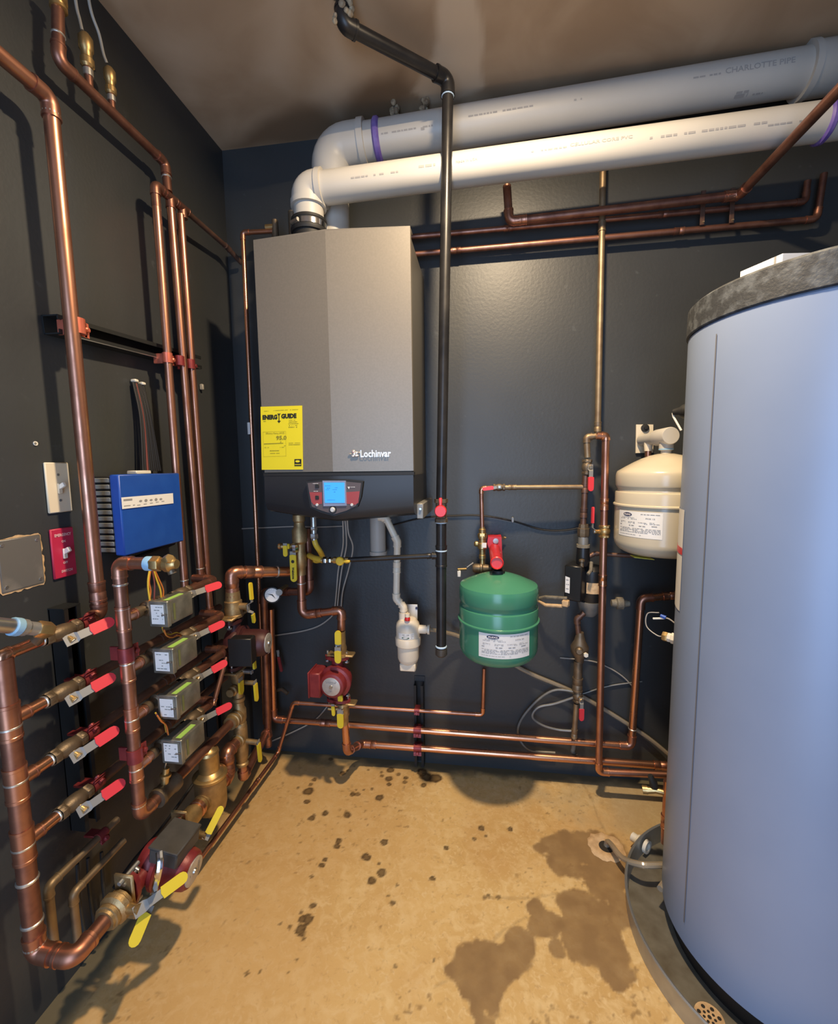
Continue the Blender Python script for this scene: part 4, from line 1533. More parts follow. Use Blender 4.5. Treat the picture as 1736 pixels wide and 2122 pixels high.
# black strut post with three clamps
Ts_ = Thing('strut_channel', 'short black strut channel standing against the back wall', 'strut', V((Y(868, 1500, 0).x, -.02, .01)))
xs = Y(868, 1470, -.03).x
zts = Y(868, 1418, -.03).z
m = MB()
m.box((xs, -.003, zts / 2 + .005), (.036, .004, zts - .01))
for s in (-1, 1):
    m.box((xs + s * .0175, -.022, zts / 2 + .005), (.003, .040, zts - .01))
    m.box((xs + s * .0135, -.041, zts / 2 + .005), (.009, .003, zts - .01))
Ts_.part('channel', m, 'strut_black')
Ts_.part('wall_flange', MB().box((xs, -.002, zts + .008), (.044, .003, .028), bev=.001), 'paint_dark')
Lp = [(Y(748, 1541, yw), Y(1392, 1588, yw)), (Y(567, 1490, yw), Y(1308, 1546, yw)), (Y(1000, 1481, yw), Y(608, 1456, -.112))]
for (a, b_), lab, rr in zip(Lp, ['red pipe clamp holding the lowest copper pipe to the black strut', 'red pipe clamp holding the middle copper pipe to the black strut', 'red pipe clamp holding the thin copper pipe to the black strut'], (.0138, .0132, .0075)):
    p = a.lerp(b_, (xs - a.x) / (b_.x - a.x))
    clamp(lab, p, b_ - a, YA, rr, 'clamp_red', 'clamps on the black strut', foot=.030 - (rr - .0075), ear=V((0, -.5, -.8)).normalized())

# relief discharge pipe left of the boiler
run('discharge_pipe', 'thin copper discharge pipe running down beside the boiler', [Y(566, 479, -.10), Y(503, 482, -.10), Y(549, 1500, -.10)], .0085, 'copper_bright', fit='copper', bend=1.6)
p = Y(518, 888, -.10)
single('pipe_sticker', 'small white sticker wrapped on the thin discharge pipe', 'sticker', MB().lathe(p - V((0, 0, .022)), V((0, 0, 1)), [(0, .0087), (.0, .0096), (.044, .0096), (.044, .0087)], 14), 'tape_white')
c = Y(570, 470, -.10)
T = Thing('relief_valve', 'brass relief valve on the boiler top beside the thin discharge pipe', 'valve', c - V((0, 0, .04)))
T.part('valve_body', MB().lathe(V((c.x, c.y, 1.93)), ZA, [(0, .010), (.03, .010), (.034, .015), (.05, .015), (c.z + .022 - 1.93, .011)], 12), 'brass_old')
T.part('outlet', MB().cyl(c, c - V((.035, 0, 0)), .0105, n=12), 'brass')
c = Y(606, 458, -.10)
T = Thing('air_vent', 'small brass vent standing behind the vent collar on the boiler', 'valve', V((c.x, c.y, 1.93)))
T.part('vent_body', MB().lathe(V((c.x, c.y, 1.93)), ZA, [(0, .012), (.05, .012), (.055, .015), (c.z + .03 - 1.93, .015)], 12), 'brass_old')

# condensate line and neutralizer
yc_ = -0.13
c = Y(783, 1115, -.06)
T = Thing('grey_vent_stub', 'grey square-looking vent stub under the boiler behind condensate pipe', 'pipe', V((c.x, -.06, Y(783, 1146, -.06).z)))
zb_ = Y(783, 1146, -.06).z
T.part('stub', MB().cyl((c.x, -.06, zb_), (c.x, -.06, 1.09), .030, n=24), 'pvc_grey')
T.part('flange', MB().lathe((c.x, -.06, zb_ - .006), ZA, [(0, .034), (.014, .034)], 24), 'pvc_grey')
cp = [Y(784, 1072, yc_), Y(800, 1074, yc_), Y(823, 1122, yc_), Y(821, 1240, yc_), Y(836, 1258, yc_), Y(836, 1275, yc_)]
T = run('condensate_pipe', 'white PVC condensate pipe from boiler to the white neutralizer', cp, .0125, 'plastic_cream', bend=1.2, swell=1.18, couplings=[(2, .45)])
nc = Y(845, 1300, yc_)
zz = lambda py: Y(845, py, yc_).z
T = Thing('condensate_neutralizer', 'white condensate neutralizer canister with clear upper bowl', 'filter', V((nc.x, yc_, zz(1386))))
o = V((nc.x, yc_, zz(1376)))
H = lambda py: zz(py) - o.z
T.part('cup', MB().lathe(o, ZA, [(0, .012), (.004, .024), (.014, .035), (.028, .040), (H(1334), .041)], 32), 'plastic_cream')
T.part('lock_ring', MB().lathe(o, ZA, [(H(1336), .043), (H(1334), .047), (H(1320), .048), (H(1318), .046)], 32), 'plastic_cream')
T.part('bowl', MB().lathe(o, ZA, [(H(1318), .0445), (H(1296), .0445), (H(1290), .042), (H(1282), .030), (H(1280), .012)], 32), 'plastic_cream')
T.part('foot', MB().box(o + V((0, 0, -.004)), (.060, .050, .030), bev=.004), 'plastic_cream')
T.part('drain_plug', MB().lathe(o + V((0, 0, -.019)), (0, 0, -1), [(0, .011), (.005, .010)], 16), 'clip_white')
T.part('inlet_neck', MB().cyl(V((cp[5].x, yc_, zz(1290))), cp[5] + V((0, 0, .012)), .0175, n=20), 'plastic_cream')
T.part('relief_plug', MB().lathe(Y(844, 1282, yc_ - .03) - V((0, 0, .006)), ZA, [(0, .010), (.006, .0105), (.012, .009)], 16), 'valve_red')
T.part('relief_cap', MB().lathe(Y(844, 1278, yc_ - .03), ZA, [(0, .0095), (.012, .009)], 16), 'plastic_cream')
oc = o + V((0, 0, H(1318)))
f = cyl_fn(oc, ZA, (0, -1, 0), .0445)
m = MB()
n = 10
w_ = .030
m.add([f(-w_ + 2 * w_ * i / n, v) for i in range(n + 1) for v in (.004, .026)], [[2 * i, 2 * i + 2, 2 * i + 3, 2 * i + 1] for i in range(n)])
lb = T.part('product_label', m, 'paper_white')
f2 = cyl_fn(oc, ZA, (0, -1, 0), .0445, .0014)
m = MB()
m.add([f2(-.002 + .014 * cos(t), .0095 + .0045 * sin(t)) for t in np.linspace(0, 2 * pi, 18)[:-1]], [list(range(17))])
T.part('logo_oval', m, 'ink_green', lb)
m = MB()
put_text(m, 'NC - 1HE', .007, f2, -.013, .018, width=.024, bold=.0002)
dashes(m, f2, .018, .028, .020, .0015, 3)
dashes(m, f2, .018, .028, .014, .0015, 4)
dashes(m, f2, .018, .028, .008, .0015, 5)
T.part('label_print', m, 'ink_grey', lb)
pc = Y(876, 1304, yc_)
T.part('outlet_port', MB().cyl(V((nc.x + .04, yc_, pc.z)), V((pc.x + .012, yc_, pc.z)), .016, n=18), 'plastic_cream')
T.part('outlet_nut', MB().lathe(V((pc.x + .012, yc_, pc.z)), XA, [(0, .014), (.004, .013), (.006, .018), (.014, .018)], 18), 'plastic_cream')
cc = Y(852, 1267, -.06)
card = T.part('mount_plate', MB().box(Y(851, 1268, -.075), (.052, .003, .060), bev=.0008), 'paper_white')
pp = Y(863, 1260, -.0775)
T.part('mount_hole', MB().lathe(pp, (0, -1, 0), [(0, .005), (.001, .005)], 14), 'ink_navy', card)
wire('drain_tube', 'clear drain tube from the neutralizer crossing the back wall to the tank', [V((pc.x + .024, yc_, pc.z)), Y(915, 1309, -.09), Y(955, 1320, -.04), Y(1020, 1352, -.022), Y(1095, 1394, -.018), Y(1200, 1440, -.018), Y(1330, 1520, -.018), Y(1400, 1576, -.03)], .0075, 'tube_clear', 'tube')


# ================================================================ GREEN TANK FILL ASSEMBLY AND RIGHT COLUMN
yf = -0.10
# red bracket that carries the green tank
c = Y(1026, 1135, -.06)
T = Thing('tank_bracket', 'red cast wall bracket with round snout above the green tank', 'bracket', c - V((0, 0, .05)))
pts = [(1011, 1113), (1039, 1113), (1040, 1140), (1042, 1172), (1018, 1176), (1014, 1140), (1009, 1125)]
T.part('back_plate', MB().prism([Y(*q, -.070) for q in pts], (0, .062, 0)), 'red_paint')
dc = Y(1029.5, 1167, -.282)
w0 = V((dc.x - .002, -.065, dc.z + .006))
m = MB()
m.tube([w0, dc + V((0, .004, 0))], [.020, .0205], 24)
sn = T.part('snout', m, 'red_paint')
ri = (dc - w0).normalized()
m = MB()
m.lathe(dc, ri, [(-.004, .0215), (.0, .0215), (.002, .019), (-.002, .0175)], 24)
T.part('snout_cap', m, 'valve_red', sn)
T.part('hex_plug', MB().hexa(Y(1030, 1152, -.165) - V((0, 0, .006)), ZA, .020, .013), 'clip_white')
T.part('mount_washer', MB().lathe(Y(1027, 1121, -.071), (0, -1, 0), [(0, .010), (.003, .010), (.0035, .005)], 18), 'galvanized')
T.part('neck_clamp', MB().lathe(V((gx, -.245, gzt - .010)), ZA, [(0, .022), (.018, .021)], 18), 'rubber_black')
T.part('neck_arm', MB().cyl(V((gx, -.245, gzt + .012)), V((dc.x, -.235, dc.z - .006)), .014, n=14), 'rubber_black')
m = MB()
m.tube([Y(1040, 1114, -.03), Y(1044, 1113, -.02), Y(1048, 1114, -.02), Y(1045, 1117, -.02), Y(1041, 1116, -.03)], .0018, 6)
T.part('eye_hook', m, 'brass')
# brass filling valve stack
bx_ = 999
T = Thing('fill_valve', 'brass pressure fill valve stacked left of the red bracket', 'valve', Y(bx_, 1185, yf))
o = Y(bx_, 1190, yf)
hz = lambda py: Y(bx_, py, yf).z - o.z
prof = [(0, .011), (hz(1176), .011), (hz(1173), .0085), (hz(1158), .0085), (hz(1157), .0125), (hz(1150), .0125), (hz(1149), .0105), (hz(1138), .0115), (hz(1136), .017), (hz(1126), .0175), (hz(1124), .013), (hz(1116), .013), (hz(1115), .0155), (hz(1110), .0155), (hz(1109), .012), (hz(1097), .013), (hz(1095), .009), (hz(1092), .009)]
T.part('valve_body', MB().lathe(o, ZA, prof, 20), 'brass')
T.part('spec_plate', MB().box(Y(1003, 1130, yf - .0165), (.016, .003, .018), bev=.0005), 'paper_white')
T.part('side_cap', MB().lathe(Y(990, 1127, yf), (-1, 0, 0), [(0, .010), (.008, .0105), (.014, .006)], 14), 'brass')
T.part('top_nut', MB().hexa(Y(bx_, 1113, yf), ZA, .014, .0165), 'brass')
T = Thing('backflow_tee', 'brass tee with a small lit lever beside the green tank top', 'valve', Y(985, 1185, yf))
T.part('tee_body', MB().lathe(Y(1018, 1178, yf), (-1, 0, 0), [(0, .012), (.012, .014), (.03, .016), (.034, .021), (.04, .021), (.042, .017), (.060, .017), (.068, .012)], 20), 'brass_old')
T.part('lever_arm', MB().cyl(Y(966, 1179, yf - .01), Y(948, 1180, yf - .02), .0045, n=10), 'brass')
T.part('lever_tab', MB().box(Y(951, 1189, yf - .02), (.012, .004, .024), bev=.002), 'clip_white')
T.part('bleed_screw', MB().cyl(Y(980, 1166, yf), Y(967, 1176, yf - .01), .003, n=8), 'steel')

# copper riser and old horizontal pipe
run('thin_copper_pipe', 'short thin copper riser from the brass fill valve to red-handled valve', [Y(999, 1095, yf), Y(997, 1012, yf), Y(1020, 1010, yf)], .0075, 'copper', fit='copper_bright', bend=1.2)
ball_valve('small brass ball valve with a red lever lying flat on old pipe', Y(1034, 1010, yf), XA, (0, -1, .1), (-1, 0, -.12), .0085, .060, 'lever_red', 'brass_old', blen=.042, lw=.013, loff=.006, greyfrac=.36)
yo = -0.09
run('old_pipe', 'tarnished horizontal pipe from the small red-levered valve to the right column', [Y(1045, 1010, yf), Y(1212, 1009, yo)], .0085, 'copper_tarnished', couplings=[(0, .10)])
# riser from above
run('old_riser_pipe', 'tall tarnished pipe coming down the wall behind the vent pipes', [Y(1250, 300, -.055), Y(1247, 470, -.055), Y(1238, 897, -.075)], .0105, 'copper_tarnished', couplings=[(1, .97)], bend=8)
run('old_pipe', 'old dark pipe elbow and drop above the red-levered column valve', [Y(1240, 903, yo), Y(1215, 906, yo), Y(1217, 948, yo)], .0105, 'copper_tarnished', bend=1.4)
run('copper_pipe', 'long bright copper drop from the wall tee to the floor corner', [Y(1236, 903, -.135), Y(1255, 904, -.135), Y(1240, 1599, -.135), Y(1395, 1606, -.135)], .0122, 'copper', fit='copper_bright', bend=1.5, couplings=[(1, .19), (1, .41)], swell=1.14)
ball_valve('aged brass ball valve with red lever hanging down near the wall tee', Y(1216, 968, yo), ZA, (.15, -1, 0), (0, 0, -1), .0115, .082, 'lever_red', 'brass_old', lw=.019, loff=.008, blen=.052)
run('old_pipe', 'short reddish old pipe below the hanging red lever', [Y(1213, 985, yo), Y(1208, 1088, yo)], .0105, 'copper_dull', couplings=[(0, .25), (0, .75)])
ball_valve('brass ball valve with bent red lever on the long copper drop', Y(1252, 1101, -.135), ZA, (-1, -.25, 0), (0, 0, 1), .0125, .085, 'lever_red', 'brass', lw=.010, loff=.012, blen=.042, greyfrac=.35)
# black strainer and its motor unit
o = Y(1207, 1172, yo)
hz = lambda py: Y(1207, py, yo).z - o.z
T = Thing('line_strainer', 'dark ribbed line strainer with brass collar above the black motor unit', 'strainer', o)
T.part('collar', MB().lathe(o, ZA, [(hz(1112), .019), (hz(1110), .021), (hz(1095), .021), (hz(1094), .018), (hz(1086), .016)], 8), 'brass_old')
T.part('sight_body', MB().lathe(o, ZA, [(hz(1130), .018), (hz(1112), .018)], 16), 'gray_metal_old')
T.part('top_flange', MB().lathe(o, ZA, [(hz(1134), .023), (hz(1128), .023)], 18), 'grime')
T.part('bowl', MB().lathe(o, ZA, [(0, .020), (hz(1160), .024), (hz(1134), .021)], 18), 'pump_black')
T.part('drain_nipple', MB().lathe(Y(1205, 1175, yo - .03), ZA, [(0, .007), (.018, .007), (.020, .010), (.026, .010), (.028, .006)], 12), 'brass_old')
ub = Y(1210, 1205, -.12)
T = Thing('motor_unit', 'black boxy motor unit with a white tag and tan label', 'motor', Y(1215, 1262, -.12))
ca, sa = cos(radians(28)), sin(radians(28))
axb = (V((ca, -sa, 0)), V((sa, ca, 0)), ZA)
c1 = Y(1194, 1204, -.085)
zh = Y(1200, 1168, -.085).z - Y(1200, 1240, -.085).z
bxp = T.part('control_box', MB().box(c1, (.060, .085, zh), axb, .004), 'pump_black')
f = plane_fn(c1 - axb[1] * .0427 - axb[0] * .020, axb[0], ZA, -axb[1], .0012)
m = MB()
m.quad(f(-.006, -.035), f(.010, -.037), f(.010, .020), f(-.006, .024))
tg = T.part('white_tag', m, 'paper_white', bxp)
f = plane_fn(c1 - axb[1] * .0427 - axb[0] * .020, axb[0], ZA, -axb[1], .002)
m = MB()
for k in range(3):
    dashes(m, f, -.003, .008, .010 - .016 * k, .0025, k, 1)
T.part('tag_print', m, 'ink_grey', bxp)
c2 = Y(1225, 1215, -.06)
T.part('motor_can', MB().lathe(V((c2.x, -.06, Y(1232, 1244, -.06).z)), ZA, [(0, .040), (.004, .042), (Y(1232, 1180, -.06).z - Y(1232, 1244, -.06).z, .042), (Y(1232, 1172, -.06).z - Y(1232, 1244, -.06).z, .030)], 28), 'pump_black')
f = cyl_fn(V((c2.x, -.06, Y(1226, 1231, -.10).z)), ZA, (-.15, -1, 0), .042)
m = MB()
n = 8
m.add([f(-.020 + .055 * i / n, v) for i in range(n + 1) for v in (0, .040)], [[2 * i, 2 * i + 2, 2 * i + 3, 2 * i + 1] for i in range(n)])
T.part('tan_label', m, 'hole_rim')
zA_, zB_ = Y(1228, 1244, -.06).z, Y(1228, 1276, -.06).z
T.part('housing', MB().lathe(V((c2.x - .004, -.06, zB_)), ZA, [(0, .018), ((zA_ - zB_) * .35, .036), (zA_ - zB_, .044)], 24), 'gray_metal_old')
c = Y(1285, 1250, -.11)
T.part('side_union', MB().lathe(c - V((.03, 0, 0)), XA, [(0, .012), (.015, .014), (.018, .022), (.038, .022), (.042, .014), (.06, .010)], 10), 'grime')
m = MB().tube([Y(1118, 1240, -.06), Y(1130, 1237, -.09), Y(1175, 1240, -.12)], .0065, 10)
T.part('inlet_tube', m, 'grime')
m = MB().tube([Y(1118, 1246, -.06), Y(1130, 1254, -.09), Y(1165, 1256, -.12)], .0065, 10)
T.part('inlet_tube', m, 'hole_rim')
T.part('tube_clip', MB().box(Y(1172, 1250, -.125), (.022, .022, .022), axb, .002), 'hole_rim')
T.part('valve_stem', MB().tube([Y(1225, 1165, -.10), Y(1224, 1182, -.12), Y(1218, 1190, -.13)], .006, 8), 'grime')
# old drop below the unit
run('old_pipe', 'dark corroded pipe below the motor unit down to the check valve', [Y(1210, 1270, -.10), Y(1195, 1283, -.10), Y(1200, 1325, -.10)], .010, 'copper_dull', bend=1.2)
o = Y(1200, 1372, -.10)
hz = lambda py: Y(1200, py, -.10).z - o.z
T = Thing('check_valve', 'bulbous corroded brass check valve on the old drop', 'valve', o)
T.part('valve_body', MB().lathe(o, ZA, [(0, .015), (hz(1362), .017), (hz(1352), .030), (hz(1340), .032), (hz(1328), .020), (hz(1315), .014), (hz(1310), .013)], 16), 'brass_old')
T.part('side_boss', MB().lathe(Y(1200, 1348, -.13), (-.2, -1, 0), [(0, .014), (.010, .013), (.014, .009)], 10), 'brass_old')
T.part('pale_cap', MB().hexa(Y(1213, 1356, -.14), (0, -1, 0), .010, .0085), 'clip_white')
run('old_pipe', 'wide corroded pipe between the check valve and the lowest red lever', [Y(1198, 1370, -.10), Y(1196, 1428, -.10)], .0155, 'brass_old', couplings=[(0, .82)])
ball_valve('corroded ball valve with red lever low on the old drop', Y(1197, 1442, -.10), ZA, (.2, -1, 0), (0, 0, -1), .0115, .075, 'lever_red', 'brass_old', lw=.017, loff=.006, blen=.045)
run('old_pipe', 'corroded pipe stub from lowest red lever to the floor pipes', [Y(1194, 1458, -.10), Y(1189, 1530, -.10)], .0095, 'copper_tarnished', couplings=[(0, .85)])
T = Thing('pipe_fitting', 'pale scaled pipe fitting behind the lowest copper pipe', 'fitting', Y(1192, 1572, -.045))
T.part('body', MB().tube([Y(1190, 1535, -.06), Y(1186, 1556, -.05), Y(1196, 1572, -.045)], .009, 10), 'grime')
T.part('collar', MB().lathe(Y(1190, 1566, -.055), V((.6, 0, -1)), [(0, .013), (.016, .013)], 8), 'hole_rim')

# cream tank suspension
T = Thing('tank_hanger', 'white pipe arm and wall plate that carry the cream expansion tank', 'bracket', Y(1335, 935, -.01))
pa = [Y(1317, 880, -.004), Y(1352, 880, -.004), Y(1352, 938, -.004), Y(1316, 939, -.004)]
wp = T.part('wall_plate', MB().prism(pa, (0, -.006, 0)), 'plate_ivory')
T.part('plate_knob', MB().lathe(Y(1336, 887, -.010), (0, -1, 0), [(0, .014), (.006, .013), (.007, .006), (.010, .005)], 18), 'rubber_black', wp)
a0 = Y(1334, 912, -.03)
a1 = V((cx_, -.225, Y(1385, 904, -.2).z))
dd = (a1 - a0).normalized()
m = MB()
m.lathe(a0 - dd * .01, dd, [(0, .021), ((a1 - a0).length * .6, .021), ((a1 - a0).length * .62, .027), ((a1 - a0).length + .012, .027), ((a1 - a0).length + .016, .025)], 28)
T.part('arm', m, 'pvc')
T.part('neck', MB().lathe(V((cx_, -.20, czt - .004)), ZA, [(0, .015), (.012, .015), (.014, .021), (.03, .021), (a1.z - czt - .01, .020)], 22), 'pvc')
T.part('neck_ring', MB().lathe(V((cx_, -.20, czt + .010)), ZA, [(0, .0215), (.004, .0215)], 22), 'tape_blue')
q = Y(1343, 925, -.08)
T.part('cross_neck', MB().lathe(q - V((0, 0, .016)), ZA, [(0, .012), (.02, .014), (.04, .013)], 16), 'plastic_cream')
T.part('copper_stub', MB().cyl(q - V((0, 0, .05)), q - V((0, 0, .014)), .010, n=12), 'copper')
run('thin_copper_pipe', 'dull short copper pipe passing under the cream tank', [Y(1222, 1152, -.08), Y(1232, 1147, -.08), Y(1310, 1152, -.08)], .0075, 'copper_dull', couplings=[(0, .5)])
m = MB()
p = Y(1330, 1155, -.24)
m.box(p, (.060, .040, .0012), (V((1, 0, -.10)).normalized(), V((0, 1, 0)), V((.10, 0, 1)).normalized()))
single('hang_tag', 'bright yellow paper tag stuck under the cream tank', 'tag', m, 'yellow_tag')

# upper wall pipes
run('copper_pipe', 'upper right copper pipe under the vents turning towards the door', [Y(1050, 385, -.10), Y(1055, 459, -.10), Y(1532, 404, -.10), Y(1532, 404, -.10) + V((0, -.75, .004))], .0135, 'copper_aged', fit='copper', bend=1.5, couplings=[(1, .965), (1, .05)])
run('copper_pipe', 'dim copper pipe high on back wall, upper of the pair behind boiler', [Y(820, 494, -.045), Y(1668, 418, -.045), Y(1673, 375, -.045)], .0095, 'copper_aged', bend=1.8, couplings=[(0, .30), (0, .68)])
run('copper_pipe', 'dim copper pipe high on back wall, lower of the pair behind boiler', [Y(820, 530, -.045), Y(1692, 454, -.045), Y(1707, 360, -.045)], .0098, 'copper_aged', bend=2.2, couplings=[(0, .16), (0, .70)])
for i, (px, pa_, pb_) in enumerate(((1456, 395, 466), (1517, 390, 462))):
    p, q = Y(px, pa_, -.06), Y(px, pb_, -.06)
    T = Thing('pipe_strap', ['dark strap hanger tying the upper wall pipes, nearer the tall riser', 'dark strap hanger tying the upper wall pipes, nearer the copper turn'][i], 'hanger', q)
    T.part('strap', MB().box(p.lerp(q, .5), (.014, .004, (p - q).length), bev=.001), 'copper_dull')
    T.part('rivet', MB().lathe(q + V((0, -.002, .008)), (0, -1, 0), [(0, .004), (.003, .003)], 10), 'copper_tarnished')

# cables on the back wall
wire('black_cable', 'thin black cable sagging along the back wall past the white clip', [Y(800, 1092, -.008), Y(872, 1074, -.008), Y(940, 1069, -.008), Y(1000, 1069, -.008), Y(1062, 1080, -.008), Y(1120, 1097, -.008), Y(1170, 1099, -.008), Y(1225, 1088, -.01)], .003, 'wire_black')
c = Y(1062, 1077, -.012)
m = MB().box(c, (.008, .014, .020), bev=.003)
single('cable_clip', 'small white cable clip on the back wall beside the green tank riser', 'clip', m, 'clip_white')
wire('grey_cable', 'thin grey cable running across the wall from corner to boiler', [Y(428, 1114, -.02), Y(445, 1103, -.008), Y(480, 1097, -.006), Y(560, 1093, -.006), Y(610, 1091, -.006), Y(660, 1092, -.006), Y(712, 1090, -.01)], .0028, 'wire_light')
for i, (xa, xb, xc) in enumerate(((714, 701, 693), (717, 708, 698), (719, 722, 706))):
    wire('boiler_cable', ['grey cable hanging from the boiler, nearest the yellow gas hose', 'grey cable hanging from the boiler, between its two neighbours', 'grey cable hanging from the boiler, nearest the condensate pipe'][i], [Y(710 + 4.5 * i, 1074, -.15), Y(xa + 3 * (i - 1), 1105, -.12), Y(xb + 9, 1135, -.09), Y(xb, 1180, -.06), Y(xc + 4, 1225, -.03), Y(xc, 1268, -.012)], .0028, 'wire_grey', group='cables hanging from the boiler')
wire('grey_cable', 'grey cable curving along the wall below the copper step pipe', [Y(693, 1268, -.012), Y(684, 1280, -.008), Y(660, 1297, -.006), Y(625, 1308, -.006), Y(568, 1317, -.006)], .0032, 'wire_light')
wire('grey_cable', 'grey cable slanting behind the red pump to the corner', [Y(688, 1440, -.02), Y(676, 1466, -.008), Y(648, 1495, -.006), Y(600, 1520, -.006), Y(560, 1537, -.006)], .0030, 'wire_light')
wire('cable_loop', 'larger coil of dull grey cable behind the lowest red lever', [Y(1196, 1434, -.05), Y(1150, 1430, -.03), Y(1115, 1450, -.02), Y(1085, 1483, -.02), Y(1073, 1510, -.02), Y(1078, 1535, -.02), Y(1100, 1555, -.02), Y(1150, 1560, -.02)], .0045, 'gray_metal_old')
wire('cable_loop', 'smaller coil of dull grey cable behind the lowest red lever', [Y(1192, 1444, -.06), Y(1150, 1458, -.045), Y(1115, 1466, -.04), Y(1103, 1485, -.04), Y(1122, 1502, -.04), Y(1155, 1512, -.04), Y(1188, 1515, -.05)], .0045, 'gray_metal_old')
wire('grey_cable', 'thin pale cable on the wall behind the long copper drop', [Y(1160, 1363, -.006), Y(1226, 1370, -.006), Y(1262, 1384, -.006), Y(1290, 1402, -.006), Y(1310, 1422, -.006)], .0025, 'wire_light')
wire('grey_cable', 'faint cable low on the wall left of the grey tank', [Y(1200, 1440, -.006), Y(1260, 1422, -.006), Y(1330, 1412, -.006)], .0028, 'gray_metal_old')
T = Thing('wall_anchor', 'small white anchor in the dark wall left of the discharge pipe', 'anchor', Y(478, 832, -.004))
T.part('plug', MB().box(Y(478, 826, -.004), (.005, .006, .022), bev=.001), 'clip_white')
T.part('screw', MB().lathe(Y(478, 820, -.007), (0, -1, 0), [(0, .003), (.002, .0025)], 8), 'steel')

# things on the far side of the grey tank
zq = Y(1395, 1330, -.46).z
c = V((TX, TY, zq)) + tl * TR
T = Thing('tank_sensor', 'white and brass aquastat well sticking out of the grey tank', 'sensor', c - V((0, 0, .015)))
T.part('well', MB().lathe(c, tl, [(0, .016), (.012, .016), (.014, .013), (.022, .013), (.024, .010), (.034, .010)], 8), 'clip_white')
T.part('brass_nut', MB().hexa(c + tl * .022, tl, .014, .0135), 'brass')
m = MB().tube(smooth_path([c + tl * .03, c + tl * .05 + V((0, 0, -.002)), c + tl * .075 + V((0, .01, .015)), c + tl * .07 + V((0, .02, .05)), c + tl * .04 + V((0, .02, .06))]), .0016, 6)
T.part('lead', m, 'wire_light')
zq = Y(1385, 1300, -.46).z
c = V((TX, TY, zq)) + tl * TR
T = Thing('tank_wires', 'loose pale wires with a blue wire nut at the grey tank', 'wires', c)
T.part('lead', MB().tube(smooth_path([c, c + tl * .02 + V((0, 0, .012)), c + tl * .035 + V((0, 0, .014))]), .002, 6), 'wire_light')
T.part('lead', MB().tube([c + tl * .032 + V((0, 0, .012)), c + tl * .062 + V((0, 0, .004))], .003, 6), 'clip_white')
T.part('wire_nut', MB().lathe(c + tl * .030 + V((0, 0, .014)), tl + V((0, 0, .3)), [(0, .006), (.014, .004)], 10), 'wire_blue')
zq = Y(1420, 850, -.46).z
c = V((TX, TY, zq)) + tl * TR
T = Thing('relief_lever', 'black relief valve with a pale test lever behind the grey tank', 'valve', c - V((0, 0, .02)))
T.part('valve_body', MB().lathe(c, tl, [(0, .020), (.012, .018), (.02, .012), (.035, .008)], 14), 'rubber_black')
T.part('test_lever', MB().tube([c + tl * .036 + V((0, 0, -.002)), c + tl * .034 + V((0, 0, -.012)), c + tl * .018 + V((0, -.01, -.050))], .0028, 8), 'clip_white')
rx = V((TX, TY, 0)) + V((-.72, .69, 0)).normalized() * (TR + .014)
run('copper_pipe', 'copper drain riser standing close beside the grey tank', [V((rx.x, rx.y, .10)), V((rx.x, rx.y, .30))], .0125, 'copper', couplings=[(0, .35)])
zq = Y(1372, 1660, -.44).z
c = V((rx.x, rx.y, zq))
T = Thing('boiler_drain', 'brass hose drain with black handle near the floor by the grey tank', 'valve', c - V((0, 0, .015)))
T.part('valve_body', MB().tube([c, c + V((-.030, .01, 0)), c + V((-.052, .015, -.006))], [.008, .009, .010], 12), 'brass')
T.part('hose_thread', MB().lathe(c + V((-.050, .015, -.005)), (-1, .2, -.15), [(0, .012), (.014, .012)], 14), 'brass')
T.part('handle', MB().tube([c + V((-.030, .01, .006)), c + V((-.036, .012, .020)), c + V((-.046, .012, .044))], [.008, .012, .007], 10), 'rubber_black')

# floor drain hole with clear tube
c = Z(1256, 1755, 0)
T = Thing('floor_drain_hole', 'ragged pale-rimmed drain hole chipped in the floor', 'drain', c)
m = MB()
vs = []
N = 28
rnd = random.Random(3)
R_ = (Z(1292, 1755, 0) - c).length
for k in range(N):
    a = 2 * pi * k / N
    w = 1 + rnd.uniform(-.09, .09)
    for rr_, h in ((R_ * .40, .001), (R_ * .48, .004), (R_ * .88 * w, .0045), (R_ * w, .0004)):
        vs.append(c + V((cos(a) * rr_, sin(a) * rr_, h)))
fs = []
for k in range(N):
    j = (k + 1) % N
    for q in range(3):
        fs.append([k * 4 + q, k * 4 + q + 1, j * 4 + q + 1, j * 4 + q])
m.add(vs, fs)
T.part('rim', m, 'hole_rim')
T.part('hole', MB().lathe(c + V((0, 0, .0006)), ZA, [(0, R_ * .44), (.0006, R_ * .44)], 24), 'concrete_hole')
t0 = V((TX, TY, .075)) + V((-.97, .24, 0)).normalized() * (TR + .006)
wire('drain_hose', 'clear plastic hose from the grey tank base to the floor hole', [c + V((.0, 0, -.02)), c + V((.005, -.002, .02)), Z(1290, 1778, .05), Z(1330, 1792, .075), Z(1395, 1797, .075), t0], .0085, 'tube_clear', 'hose')
T = Thing('pan_outlet', 'white plastic outlet fitting on the drain pan rim', 'fitting', Z(1336, 1772, .03))
d = (V((TX, TY, 0)) - Z(1325, 1765, 0))
d.z = 0
d.normalize()
p = V((TX, TY, .034)) - d * (PR + .004)
T.part('outer_nut', MB().lathe(p, -d, [(0, .018), (.012, .018), (.014, .014), (.03, .014)], 16), 'clip_white')
T.part('inner_nut', MB().lathe(p + d * .012, d, [(0, .020), (.010, .020), (.010, .012), (.004, .012)], 16), 'clip_white')


# ================================================================ LEFT WALL: RISERS, MANIFOLDS, ZONES
xa, xb = 0.08, 0.17
